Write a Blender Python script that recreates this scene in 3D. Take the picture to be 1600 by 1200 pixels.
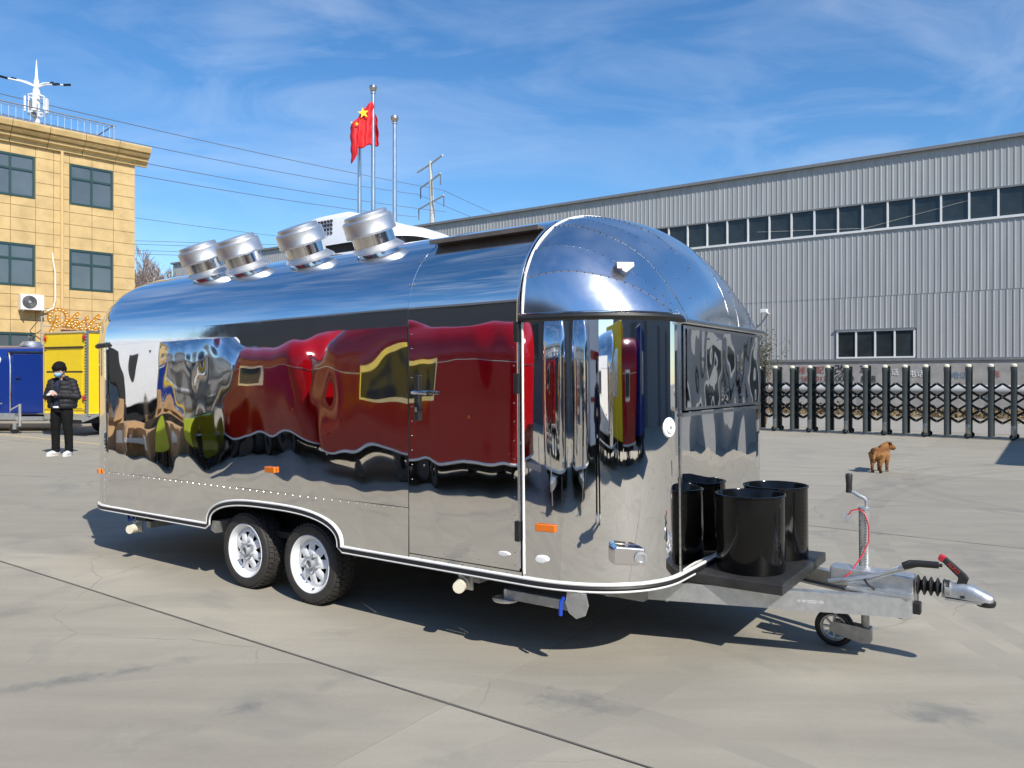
import bpy, bmesh, math, random
from mathutils import Vector, Matrix, noise
R = math.radians
random.seed(7)
scene = bpy.context.scene
COL = scene.collection
for o in list(bpy.data.objects):
    bpy.data.objects.remove(o)

# ------------------------------------------------------------------ camera
cam_d = bpy.data.cameras.new('camera')
cam = bpy.data.objects.new('camera', cam_d)
COL.objects.link(cam)
cam.location = (0, 0, 1.55)
cam.rotation_euler = (R(90), 0, 0)
cam_d.sensor_width = 36.0
cam_d.lens = 27.0                 # 1200 px on a 1600 px wide frame
cam_d.shift_y = -10.0 / 1600.0
cam_d.clip_start = 0.05
cam_d.clip_end = 6000
scene.camera = cam

# ------------------------------------------------------------------ world and sun
SUN_DIR = Vector((0.575, -0.92, 1.0)).normalized()
world = bpy.data.worlds.new('World')
scene.world = world
world.use_nodes = True
wn, wl = world.node_tree.nodes, world.node_tree.links
wn.clear()
w_out = wn.new('ShaderNodeOutputWorld')
w_bg = wn.new('ShaderNodeBackground')
w_sky = wn.new('ShaderNodeTexSky')
w_sky.sky_type = 'NISHITA'
w_sky.sun_disc = False
w_sky.sun_elevation = math.asin(SUN_DIR.z)
w_sky.sun_rotation = math.atan2(SUN_DIR.x, SUN_DIR.y)
w_sky.altitude = 100
w_sky.air_density = 1.0
w_sky.dust_density = 0.25
w_sky.ozone_density = 4.0
# thin cirrus: streaky noise on the sky direction
tc = wn.new('ShaderNodeTexCoord')
mp = wn.new('ShaderNodeMapping')
mp.inputs['Rotation'].default_value = (R(12), R(24), R(35))
mp.inputs['Scale'].default_value = (1.2, 3.6, 5.0)
wl.new(tc.outputs['Generated'], mp.inputs['Vector'])
n1 = wn.new('ShaderNodeTexNoise')
n1.inputs['Scale'].default_value = 2.4
n1.inputs['Detail'].default_value = 9
n1.inputs['Roughness'].default_value = 0.58
n1.inputs['Distortion'].default_value = 0.7
wl.new(mp.outputs['Vector'], n1.inputs['Vector'])
n2 = wn.new('ShaderNodeTexNoise')
n2.inputs['Scale'].default_value = 2.1
n2.inputs['Detail'].default_value = 3
wl.new(tc.outputs['Generated'], n2.inputs['Vector'])
r1 = wn.new('ShaderNodeMapRange')
r1.inputs['From Min'].default_value = 0.42
r1.inputs['From Max'].default_value = 0.86
wl.new(n1.outputs['Fac'], r1.inputs['Value'])
r2 = wn.new('ShaderNodeMapRange')
r2.inputs['From Min'].default_value = 0.28
r2.inputs['From Max'].default_value = 0.66
wl.new(n2.outputs['Fac'], r2.inputs['Value'])
mul = wn.new('ShaderNodeMath')
mul.operation = 'MULTIPLY'
wl.new(r1.outputs['Result'], mul.inputs[0])
wl.new(r2.outputs['Result'], mul.inputs[1])
mul2 = wn.new('ShaderNodeMath')
mul2.operation = 'MULTIPLY'
mul2.inputs[1].default_value = 0.42
wl.new(mul.outputs['Value'], mul2.inputs[0])
cm = wn.new('ShaderNodeMix')
cm.data_type = 'RGBA'
wl.new(mul2.outputs['Value'], cm.inputs[0])
hs = wn.new('ShaderNodeHueSaturation')
hs.inputs['Saturation'].default_value = 1.22
hs.inputs['Value'].default_value = 1.18
wl.new(w_sky.outputs['Color'], hs.inputs['Color'])
wl.new(hs.outputs['Color'], cm.inputs[6])
cm.inputs[7].default_value = (7.0, 7.6, 8.6, 1)
wl.new(cm.outputs[2], w_bg.inputs['Color'])
w_bg.inputs['Strength'].default_value = 0.122
wl.new(w_bg.outputs['Background'], w_out.inputs['Surface'])

sun_d = bpy.data.lights.new('sun', 'SUN')
sun_d.energy = 4.9
sun_d.angle = R(0.53)
sun_d.color = (1.0, 0.955, 0.88)
sun = bpy.data.objects.new('sun', sun_d)
COL.objects.link(sun)
sun.location = (20, -32, 35)
sun.rotation_euler = (-SUN_DIR).to_track_quat('-Z', 'Y').to_euler()

scene.view_settings.view_transform = 'Standard'
scene.view_settings.look = 'None'
scene.view_settings.exposure = 0.20
scene.view_settings.gamma = 1.0
scene.view_settings.use_curve_mapping = False
scene.render.engine = 'CYCLES'
scene.cycles.use_denoising = True
scene.cycles.max_bounces = 12
scene.cycles.glossy_bounces = 8
scene.cycles.caustics_reflective = True
scene.cycles.caustics_refractive = False
scene.cycles.blur_glossy = 0.25
scene.cycles.sample_clamp_indirect = 8.0

# ------------------------------------------------------------------ the yard frame (x towards the hitch, y away from the camera side)
ANG = R(-35.2)
OX, OY = -0.965, 6.3475
FRAME = Matrix.Translation((OX, OY, 0)) @ Matrix.Rotation(ANG, 4, 'Z')
def yard(x, y, z=0.0):
    return FRAME @ Vector((x, y, z))

# ------------------------------------------------------------------ materials
def new_mat(name):
    m = bpy.data.materials.new(name)
    m.use_nodes = True
    nt = m.node_tree
    b = nt.nodes['Principled BSDF']
    return m, nt, b
def add(nt, t, **kw):
    n = nt.nodes.new(t)
    for k, v in kw.items():
        if k in n.inputs:
            n.inputs[k].default_value = v
        else:
            setattr(n, k, v)
    return n
def mat(name, col, rough=0.6, metal=0.0, var=0.12, scale=6.0, bump=0.0, bscale=60.0, coat=0.0, spec=0.5, dirt=None, stretch=(1, 1, 1)):
    """plain paint / metal / cloth with noise in colour, gloss and relief"""
    m, nt, b = new_mat(name)
    L = nt.links
    t = add(nt, 'ShaderNodeTexCoord')
    mpn = add(nt, 'ShaderNodeMapping')
    mpn.inputs['Scale'].default_value = stretch
    L.new(t.outputs['Object'], mpn.inputs['Vector'])
    n = add(nt, 'ShaderNodeTexNoise', Scale=scale, Detail=6.0, Roughness=0.6)
    L.new(mpn.outputs['Vector'], n.inputs['Vector'])
    ramp = add(nt, 'ShaderNodeMix', data_type='RGBA')
    c1 = tuple(min(1, c * (1 - var)) for c in col)
    c2 = tuple(min(1, c * (1 + var)) for c in col)
    if dirt: c1 = dirt
    ramp.inputs[6].default_value = (*c1, 1)
    ramp.inputs[7].default_value = (*c2, 1)
    mr = add(nt, 'ShaderNodeMapRange')
    mr.inputs['From Min'].default_value = 0.3
    mr.inputs['From Max'].default_value = 0.7
    L.new(n.outputs['Fac'], mr.inputs['Value'])
    L.new(mr.outputs['Result'], ramp.inputs[0])
    L.new(ramp.outputs[2], b.inputs['Base Color'])
    b.inputs['Roughness'].default_value = rough
    b.inputs['Metallic'].default_value = metal
    b.inputs['Coat Weight'].default_value = coat
    b.inputs['Coat Roughness'].default_value = 0.05
    b.inputs['Specular IOR Level'].default_value = spec
    if bump:
        n2 = add(nt, 'ShaderNodeTexNoise', Scale=bscale, Detail=4.0)
        L.new(mpn.outputs['Vector'], n2.inputs['Vector'])
        bp = add(nt, 'ShaderNodeBump', Strength=bump, Distance=0.01)
        L.new(n2.outputs['Fac'], bp.inputs['Height'])
        L.new(bp.outputs['Normal'], b.inputs['Normal'])
    return m

def chrome_mat(name, rough=0.02, smear=0.05, col=(0.86, 0.85, 0.83), wob=0.0, wscale=3.0):
    m, nt, b = new_mat(name)
    L = nt.links
    b.inputs['Base Color'].default_value = (*col, 1)
    b.inputs['Metallic'].default_value = 1.0
    t = add(nt, 'ShaderNodeTexCoord')
    n = add(nt, 'ShaderNodeTexNoise', Scale=4.0, Detail=8.0, Roughness=0.7)
    L.new(t.outputs['Object'], n.inputs['Vector'])
    mr = add(nt, 'ShaderNodeMapRange')
    mr.inputs['From Min'].default_value = 0.45
    mr.inputs['From Max'].default_value = 0.75
    mr.inputs['To Min'].default_value = rough
    mr.inputs['To Max'].default_value = rough + smear
    L.new(n.outputs['Fac'], mr.inputs['Value'])
    L.new(mr.outputs['Result'], b.inputs['Roughness'])
    if wob:
        n2 = add(nt, 'ShaderNodeTexNoise', Scale=wscale, Detail=1.0)
        L.new(t.outputs['Object'], n2.inputs['Vector'])
        bp = add(nt, 'ShaderNodeBump', Strength=1.0, Distance=wob)
        L.new(n2.outputs['Fac'], bp.inputs['Height'])
        L.new(bp.outputs['Normal'], b.inputs['Normal'])
    return m

def concrete_mat(name, base=(0.325, 0.296, 0.238), slab=True):
    m, nt, b = new_mat(name)
    L = nt.links
    g = add(nt, 'ShaderNodeNewGeometry')
    mp_ = add(nt, 'ShaderNodeMapping')
    mp_.inputs['Rotation'].default_value = (0, 0, R(20))
    L.new(g.outputs['Position'], mp_.inputs['Vector'])
    big = add(nt, 'ShaderNodeTexNoise', Scale=0.55, Detail=7.0, Roughness=0.62, Distortion=0.4)
    L.new(g.outputs['Position'], big.inputs['Vector'])
    st = add(nt, 'ShaderNodeMapping')
    st.inputs['Rotation'].default_value = (0, 0, R(28))
    st.inputs['Scale'].default_value = (0.5, 3.2, 1)
    L.new(g.outputs['Position'], st.inputs['Vector'])
    streak = add(nt, 'ShaderNodeTexNoise', Scale=1.6, Detail=6.0, Roughness=0.6)
    L.new(st.outputs['Vector'], streak.inputs['Vector'])
    fine = add(nt, 'ShaderNodeTexNoise', Scale=38.0, Detail=6.0, Roughness=0.75)
    L.new(g.outputs['Position'], fine.inputs['Vector'])
    # colour
    mx = add(nt, 'ShaderNodeMix', data_type='RGBA')
    mx.inputs[6].default_value = (*[c * 0.80 for c in base], 1)
    mx.inputs[7].default_value = (*[c * 1.15 for c in base], 1)
    a1 = add(nt, 'ShaderNodeMath', operation='MULTIPLY_ADD')
    a1.inputs[1].default_value = 0.7
    L.new(big.outputs['Fac'], a1.inputs[0])
    a2 = add(nt, 'ShaderNodeMath', operation='MULTIPLY_ADD')
    a2.inputs[1].default_value = 1.15
    a2.inputs[2].default_value = -0.52
    L.new(streak.outputs['Fac'], a2.inputs[0])
    L.new(a2.outputs['Value'], a1.inputs[2])
    a3 = add(nt, 'ShaderNodeMath', operation='MULTIPLY_ADD')
    a3.inputs[1].default_value = 0.55
    L.new(fine.outputs['Fac'], a3.inputs[0])
    L.new(a1.outputs['Value'], a3.inputs[2])
    a4 = add(nt, 'ShaderNodeMath', operation='ADD')
    a4.inputs[1].default_value = -0.22
    L.new(a3.outputs['Value'], a4.inputs[0])
    L.new(a4.outputs['Value'], mx.inputs[0])
    # oil and rubber stains with a shape of their own
    sn = add(nt, 'ShaderNodeTexNoise', Scale=0.9, Detail=5.0, Roughness=0.55, Distortion=1.2)
    ofs = add(nt, 'ShaderNodeMapping')
    ofs.inputs['Location'].default_value = (3.1, 7.7, 0)
    L.new(g.outputs['Position'], ofs.inputs['Vector'])
    L.new(ofs.outputs['Vector'], sn.inputs['Vector'])
    sr = add(nt, 'ShaderNodeMapRange')
    sr.inputs['From Min'].default_value = 0.56
    sr.inputs['From Max'].default_value = 0.74
    sr.inputs['To Max'].default_value = 0.42
    L.new(sn.outputs['Fac'], sr.inputs['Value'])
    s2 = add(nt, 'ShaderNodeMix', data_type='RGBA')
    L.new(sr.outputs['Result'], s2.inputs[0])
    L.new(mx.outputs[2], s2.inputs[6])
    s2.inputs[7].default_value = (0.135, 0.14, 0.14, 1)
    # tyre arcs: thin wave rings
    prev = s2
    for (cx, cy, rad, wid, amt) in ((9.3, 10.2, 3.6, 0.10, 0.16), (9.3, 10.2, 3.95, 0.08, 0.14), (-1.2, 1.0, 3.1, 0.07, 0.12),
                                    (4.9, 8.0, 1.3, 0.06, 0.16), (12.2, 4.4, 9.2, 0.09, 0.15), (12.2, 4.4, 9.5, 0.09, 0.13),
                                    (-3.2, 7.3, 5.2, 0.12, 0.10), (5.2, 0.6, 3.6, 0.06, 0.12), (8.5, 14.5, 6.1, 0.12, 0.12)):
        vm = add(nt, 'ShaderNodeVectorMath', operation='DISTANCE')
        vm.inputs[1].default_value = (cx, cy, 0)
        L.new(g.outputs['Position'], vm.inputs[0])
        cp = add(nt, 'ShaderNodeMath', operation='COMPARE')
        cp.inputs[1].default_value = rad
        cp.inputs[2].default_value = wid
        L.new(vm.outputs['Value'], cp.inputs[0])
        br = add(nt, 'ShaderNodeMapRange')
        br.inputs['From Min'].default_value = 0.42
        br.inputs['From Max'].default_value = 0.62
        br.inputs['To Max'].default_value = amt * 1.5
        L.new(streak.outputs['Fac'], br.inputs['Value'])
        mm = add(nt, 'ShaderNodeMath', operation='MULTIPLY')
        L.new(cp.outputs['Value'], mm.inputs[0])
        L.new(br.outputs['Result'], mm.inputs[1])
        s3 = add(nt, 'ShaderNodeMix', data_type='RGBA')
        L.new(mm.outputs['Value'], s3.inputs[0])
        L.new(prev.outputs[2], s3.inputs[6])
        s3.inputs[7].default_value = (0.10, 0.10, 0.10, 1)
        prev = s3
    for (cx, cy, ax_, ay_, rot, amt) in ((-2.25, 3.95, .95, .13, 28, .75), (-1.75, 4.25, .35, .10, 5, .35), (-1.25, 3.62, .20, .13, 20, .85), (-0.86, 3.95, .5, .16, 40, .35), (.28, 3.68, .34, .22, -20, .8),
                                        (2.0, 3.55, .38, .24, 10, .75), (2.2, 4.75, .5, .12, -30, .35), (.95, 4.55, .55, .3, 35, .22), (4.2, 6.2, .5, .2, -35, .3), (-1.5, 3.3, .5, .25, 0, .25), (-3.6, 5.1, .7, .2, 20, .3), (2.75, 5.6, .3, .15, 0, .3)):
        mpp = add(nt, 'ShaderNodeMapping', vector_type='TEXTURE')
        mpp.inputs['Location'].default_value = (cx, cy, 0)
        mpp.inputs['Rotation'].default_value = (0, 0, R(rot))
        mpp.inputs['Scale'].default_value = (ax_, ay_, 1)
        L.new(g.outputs['Position'], mpp.inputs['Vector'])
        ln_ = add(nt, 'ShaderNodeVectorMath', operation='LENGTH')
        L.new(mpp.outputs['Vector'], ln_.inputs[0])
        nz = add(nt, 'ShaderNodeTexNoise', Scale=5.5, Detail=7.0, Roughness=0.65, Distortion=0.8)
        L.new(g.outputs['Position'], nz.inputs['Vector'])
        df = add(nt, 'ShaderNodeMath', operation='MULTIPLY_ADD')
        df.inputs[1].default_value = 2.6
        L.new(nz.outputs['Fac'], df.inputs[0])
        sb_ = add(nt, 'ShaderNodeMath', operation='SUBTRACT')
        sb_.inputs[0].default_value = -.70
        L.new(ln_.outputs['Value'], sb_.inputs[1])
        L.new(sb_.outputs['Value'], df.inputs[2])
        mr_ = add(nt, 'ShaderNodeMapRange')
        mr_.inputs['From Min'].default_value = 0.0
        mr_.inputs['From Max'].default_value = 0.75
        mr_.inputs['To Max'].default_value = amt
        L.new(df.outputs['Value'], mr_.inputs['Value'])
        s4 = add(nt, 'ShaderNodeMix', data_type='RGBA')
        L.new(mr_.outputs['Result'], s4.inputs[0])
        L.new(prev.outputs[2], s4.inputs[6])
        s4.inputs[7].default_value = (0.15, 0.155, 0.15, 1)
        prev = s4
    # hairline cracks in patches
    vo = add(nt, 'ShaderNodeTexVoronoi', feature='DISTANCE_TO_EDGE', Scale=0.62)
    vd = add(nt, 'ShaderNodeMix', data_type='VECTOR')
    vd.inputs[0].default_value = 0.12
    nz2 = add(nt, 'ShaderNodeTexNoise', Scale=2.6, Detail=6.0)
    L.new(g.outputs['Position'], nz2.inputs['Vector'])
    L.new(g.outputs['Position'], vd.inputs[4])
    L.new(nz2.outputs['Color'], vd.inputs[5])
    L.new(vd.outputs[1], vo.inputs['Vector'])
    lt = add(nt, 'ShaderNodeMapRange')
    lt.inputs['From Min'].default_value = 0.0
    lt.inputs['From Max'].default_value = 0.0035
    lt.inputs['To Min'].default_value = 0.55
    lt.inputs['To Max'].default_value = 0.0
    L.new(vo.outputs['Distance'], lt.inputs['Value'])
    cmk = add(nt, 'ShaderNodeMapRange')
    cmk.inputs['From Min'].default_value = 0.50
    cmk.inputs['From Max'].default_value = 0.60
    L.new(big.outputs['Fac'], cmk.inputs['Value'])
    cmu = add(nt, 'ShaderNodeMath', operation='MULTIPLY')
    L.new(lt.outputs['Result'], cmu.inputs[0])
    L.new(cmk.outputs['Result'], cmu.inputs[1])
    s5 = add(nt, 'ShaderNodeMix', data_type='RGBA')
    L.new(cmu.outputs['Value'], s5.inputs[0])
    L.new(prev.outputs[2], s5.inputs[6])
    s5.inputs[7].default_value = (0.08, 0.075, 0.07, 1)
    prev = s5
    # grit specks
    gs = add(nt, 'ShaderNodeTexNoise', Scale=150.0, Detail=3.0, Roughness=0.8)
    L.new(g.outputs['Position'], gs.inputs['Vector'])
    gr_ = add(nt, 'ShaderNodeMapRange')
    gr_.inputs['From Min'].default_value = 0.58
    gr_.inputs['From Max'].default_value = 0.78
    gr_.inputs['To Max'].default_value = 0.5
    L.new(gs.outputs['Fac'], gr_.inputs['Value'])
    s6 = add(nt, 'ShaderNodeMix', data_type='RGBA')
    L.new(gr_.outputs['Result'], s6.inputs[0])
    L.new(prev.outputs[2], s6.inputs[6])
    s6.inputs[7].default_value = (0.15, 0.14, 0.125, 1)
    prev = s6
    if slab:
        oi = add(nt, 'ShaderNodeObjectInfo')
        hv = add(nt, 'ShaderNodeHueSaturation')
        rr = add(nt, 'ShaderNodeMapRange')
        rr.inputs['To Min'].default_value = 0.93
        rr.inputs['To Max'].default_value = 1.06
        L.new(oi.outputs['Random'], rr.inputs['Value'])
        L.new(rr.outputs['Result'], hv.inputs['Value'])
        L.new(prev.outputs[2], hv.inputs['Color'])
        L.new(hv.outputs['Color'], b.inputs['Base Color'])
    else:
        L.new(prev.outputs[2], b.inputs['Base Color'])
    b.inputs['Roughness'].default_value = 0.78
    b.inputs['Specular IOR Level'].default_value = 0.35
    bp = add(nt, 'ShaderNodeBump', Strength=0.22, Distance=0.012)
    L.new(a3.outputs['Value'], bp.inputs['Height'])
    L.new(bp.outputs['Normal'], b.inputs['Normal'])
    return m

M = {}
M['chrome'] = chrome_mat('polished_steel', 0.012, 0.03)
M['chrome_corner'] = chrome_mat('polished_steel_corner', 0.015, 0.03)
M['chrome_roof'] = chrome_mat('polished_aluminium', 0.045, 0.10, (0.80, 0.81, 0.83))
M['chrome_dome'] = chrome_mat('dome_aluminium', 0.17, 0.08, (0.84, 0.85, 0.87))
M['spun'] = chrome_mat('spun_steel', 0.44, 0.12, (0.74, 0.73, 0.71))
M['neck'] = chrome_mat('bright_steel', 0.13, 0.06, (0.72, 0.70, 0.68))
M['alu'] = chrome_mat('aluminium_trim', 0.16, 0.1, (0.78, 0.78, 0.78))
M['rivet'] = chrome_mat('rivet_metal', 0.20, 0.1, (0.30, 0.30, 0.30))
M['white_trim'] = mat('white_trim_paint', (0.80, 0.79, 0.76), 0.35, var=0.04)
M['black_rubber'] = mat('black_rubber', (0.014, 0.014, 0.014), 0.5, var=0.3)
M['tyre'] = mat('tyre_rubber', (0.022, 0.021, 0.020), 0.72, var=0.35, scale=14, bump=0.3, dirt=(0.045, 0.041, 0.036))
M['rim'] = mat('white_rim_paint', (0.82, 0.84, 0.85), 0.3, var=0.05, coat=0.3)
M['hub'] = mat('grey_hub_cast', (0.36, 0.37, 0.38), 0.45, 0.4, var=0.2)
M['galv'] = mat('galvanised_steel', (0.60, 0.61, 0.60), 0.42, 0.85, var=0.14, scale=22, bump=0.1, bscale=40)
M['galv_dull'] = mat('dull_galvanised', (0.42, 0.42, 0.40), 0.55, 0.7, var=0.2, scale=18)
M['gloss_black'] = mat('gloss_black_paint', (0.004, 0.004, 0.0042), 0.12, var=0.2, coat=0.0, spec=0.32)
M['matt_black'] = mat('matt_black_paint', (0.018, 0.018, 0.018), 0.5, var=0.3, scale=20, bump=0.1)
M['plate'] = mat('black_plate_paint', (0.026, 0.026, 0.026), 0.42, var=0.35, scale=12, bump=0.15, bscale=90)
M['under'] = mat('underbody_black', (0.012, 0.012, 0.012), 0.8, var=0.3)
M['amber'] = mat('amber_lens', (0.72, 0.17, 0.012), 0.18, var=0.1, coat=0.5)
M['red_lens'] = mat('red_lens', (0.42, 0.012, 0.012), 0.2, var=0.1, coat=0.5)
M['booth'] = mat('booth_grey', (0.36, 0.36, 0.35), 0.5, var=0.1)
M['white_plastic'] = mat('white_plastic', (0.80, 0.80, 0.78), 0.35, var=0.03)
M['cream'] = mat('cream_plastic', (0.72, 0.67, 0.52), 0.45, var=0.06)
M['blue_strap'] = mat('blue_paint', (0.012, 0.07, 0.50), 0.4, var=0.1)
M['red_cable'] = mat('red_cable', (0.55, 0.03, 0.05), 0.4, var=0.1)
M['red_text'] = mat('red_print', (0.60, 0.05, 0.035), 0.5, var=0.1)
M['awning'] = mat('bronze_awning', (0.17, 0.145, 0.125), 0.4, 0.3, var=0.15)
M['concrete'] = concrete_mat('yard_concrete')
M['concrete_far'] = concrete_mat('far_concrete', (0.30, 0.28, 0.24), slab=False)
M['fill'] = mat('cement_joint', (0.20, 0.19, 0.17), 0.9, var=0.3, scale=4)
M['sealant'] = mat('joint_sealant', (0.065, 0.06, 0.052), 0.85, var=0.4, scale=9, dirt=(0.12, 0.11, 0.10))
M['cladding'] = mat('zinc_cladding', (0.365, 0.37, 0.365), 0.6, 0.0, var=0.12, scale=0.9, stretch=(4.0, 4.0, 0.22), spec=0.3)
M['flashing'] = mat('grey_flashing', (0.19, 0.195, 0.20), 0.5, var=0.1)
M['plinth'] = mat('plinth_render', (0.34, 0.325, 0.30), 0.85, var=0.22, scale=1.6, bump=0.4, bscale=12)
M['white_frame'] = mat('white_frame', (0.74, 0.74, 0.72), 0.4, var=0.04)
M['dark_glass'] = mat('dark_glass', (0.030, 0.038, 0.042), 0.06, var=0.6, scale=0.6)
M['office_glass'] = mat('office_glass', (0.085, 0.105, 0.115), 0.05, var=0.3, scale=0.4, spec=0.8)
M['green_frame'] = mat('green_frame', (0.018, 0.055, 0.052), 0.4, var=0.1)
M['tan'] = mat('tan_cladding', (0.57, 0.40, 0.175), 0.62, var=0.12, scale=1.6, dirt=(0.45, 0.31, 0.13))
M['tan_joint'] = mat('cladding_joint', (0.26, 0.175, 0.075), 0.9)
M['pipe_tan'] = mat('tan_downpipe', (0.62, 0.43, 0.19), 0.5, var=0.06)
M['steel_pole'] = chrome_mat('brushed_pole', 0.28, 0.1, (0.66, 0.65, 0.63))
M['pylon'] = mat('pylon_steel', (0.50, 0.49, 0.45), 0.6, 0.2, var=0.1)
M['wire'] = mat('wire_grey', (0.13, 0.145, 0.17), 0.6)
M['gate'] = mat('gate_paint', (0.055, 0.068, 0.072), 0.38, var=0.12, scale=9)
M['gate_dark'] = mat('gate_dark_paint', (0.006, 0.011, 0.012), 0.45, spec=0.3, var=0.2)
M['pvc'] = mat('pipe_white', (0.46, 0.46, 0.45), 0.35, var=0.06, scale=3)
M['kerb'] = mat('kerb_stone', (0.42, 0.385, 0.30), 0.85, var=0.15, scale=5)
M['road'] = mat('road_surface', (0.30, 0.28, 0.24), 0.85, var=0.08, scale=2)
M['soil'] = mat('dry_soil', (0.20, 0.15, 0.095), 0.95, var=0.3, scale=5, bump=0.8, bscale=15)
M['bark'] = mat('bare_bark', (0.22, 0.155, 0.12), 0.9, var=0.2, scale=8)
M['leaf'] = mat('olive_leaf', (0.085, 0.10, 0.045), 0.6, var=0.4, scale=20)
M['dry_leaf'] = mat('dry_leaf', (0.17, 0.125, 0.06), 0.75, var=0.45, scale=10)
M['blue_paint'] = mat('deep_blue_paint', (0.008, 0.030, 0.185), 0.16, var=0.06, coat=0.5)
M['yellow_paint'] = mat('yellow_paint', (0.80, 0.56, 0.004), 0.28, var=0.04, coat=0.3)
M['red_paint'] = mat('dark_red_paint', (0.33, 0.003, 0.007), 0.14, var=0.05, coat=0.25, spec=0.4)
M['marquee'] = mat('marquee_gold', (0.52, 0.22, 0.008), 0.4, var=0.08)
M['bulb'] = mat('marquee_bulb', (0.90, 0.84, 0.55), 0.25, var=0.03)
M['lime'] = mat('lime_paint', (0.36, 0.40, 0.02), 0.3, var=0.06)
M['maroon'] = mat('maroon_board', (0.13, 0.018, 0.038), 0.5, var=0.1)
M['white_paint'] = mat('white_paint', (0.80, 0.80, 0.79), 0.4, var=0.04)
M['dark_blue'] = mat('lamp_navy', (0.012, 0.018, 0.04), 0.35)
M['flag_red'] = mat('flag_cloth', (0.62, 0.010, 0.014), 0.7, var=0.06)
M['flag_star'] = mat('flag_star_yellow', (0.86, 0.62, 0.01), 0.6, var=0.04)
M['yellow_line'] = mat('faded_yellow_line', (0.50, 0.36, 0.16), 0.8, var=0.25, scale=7, dirt=(0.36, 0.31, 0.22))
M['cardboard'] = mat('cardboard', (0.42, 0.26, 0.13), 0.85, var=0.08)
M['black_text'] = mat('black_spray', (0.018, 0.018, 0.018), 0.8)
M['faded_red'] = mat('faded_red_spray', (0.36, 0.075, 0.065), 0.85, var=0.2)
M['faded_blue'] = mat('faded_blue_spray', (0.14, 0.23, 0.33), 0.85, var=0.2)
M['shed'] = mat('shed_grey', (0.115, 0.115, 0.115), 0.7, var=0.1)
M['skin'] = mat('skin', (0.55, 0.33, 0.24), 0.5, var=0.06)
M['hair'] = mat('black_hair', (0.008, 0.007, 0.007), 0.8, spec=0.2, var=0.4, scale=40, bump=0.5, bscale=90)
M['puffer'] = mat('black_puffer', (0.017, 0.017, 0.019), 0.62, spec=0.3, var=0.3, scale=14, bump=0.3, bscale=30)
M['navy'] = mat('navy_knit', (0.012, 0.017, 0.04), 0.85, var=0.2, scale=30)
M['trouser'] = mat('black_trouser', (0.007, 0.007, 0.007), 0.85, spec=0.2, var=0.4, scale=12, bump=0.4, bscale=18)
M['mask'] = mat('surgical_mask', (0.22, 0.45, 0.56), 0.8, var=0.06)
M['shoe'] = mat('white_shoe', (0.66, 0.65, 0.62), 0.6, var=0.1, scale=20)
M['shoe_grey'] = mat('grey_shoe_panel', (0.17, 0.165, 0.15), 0.7, var=0.2)
M['sole'] = mat('shoe_sole', (0.62, 0.60, 0.54), 0.7)
M['phone'] = mat('phone_case', (0.55, 0.55, 0.55), 0.3)
M['fur'] = mat('tan_fur', (0.34, 0.165, 0.060), 0.9, var=0.3, scale=5, spec=0.1, dirt=(0.085, 0.036, 0.016), bump=1.0, bscale=45)
def fur_mat():
    m, nt, b = new_mat('tan_fur_coat')
    L = nt.links
    t = add(nt, 'ShaderNodeTexCoord')
    sx = add(nt, 'ShaderNodeSeparateXYZ')
    L.new(t.outputs['Object'], sx.inputs['Vector'])
    n = add(nt, 'ShaderNodeTexNoise', Scale=14.0, Detail=5.0, Roughness=0.7)
    L.new(t.outputs['Object'], n.inputs['Vector'])
    ad = add(nt, 'ShaderNodeMath', operation='MULTIPLY_ADD')
    ad.inputs[1].default_value = 0.16
    L.new(n.outputs['Fac'], ad.inputs[0])
    L.new(sx.outputs['Z'], ad.inputs[2])
    r = add(nt, 'ShaderNodeValToRGB')
    L.new(ad.outputs['Value'], r.inputs['Fac'])
    e = r.color_ramp.elements
    e[0].position = 0.10; e[0].color = (0.08, 0.034, 0.018, 1)
    e[1].position = 0.24; e[1].color = (0.24, 0.115, 0.045, 1)
    for p, c in ((0.38, (0.35, 0.175, 0.07, 1)), (0.47, (0.14, 0.062, 0.025, 1)), (0.53, (0.29, 0.135, 0.052, 1))):
        k = e.new(p); k.color = c
    L.new(r.outputs['Color'], b.inputs['Base Color'])
    b.inputs['Roughness'].default_value = 0.9
    b.inputs['Specular IOR Level'].default_value = 0.1
    return m
M['fur'] = fur_mat()
M['fur_dark'] = mat('dark_fur', (0.065, 0.03, 0.016), 0.85, var=0.3)
M['fur_white'] = mat('white_fur', (0.66, 0.62, 0.55), 0.85, var=0.1)
M['ac_white'] = mat('rooftop_unit_white', (0.80, 0.81, 0.82), 0.35, var=0.03)
M['grille_dark'] = mat('grille_dark', (0.016, 0.016, 0.018), 0.6)

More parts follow.
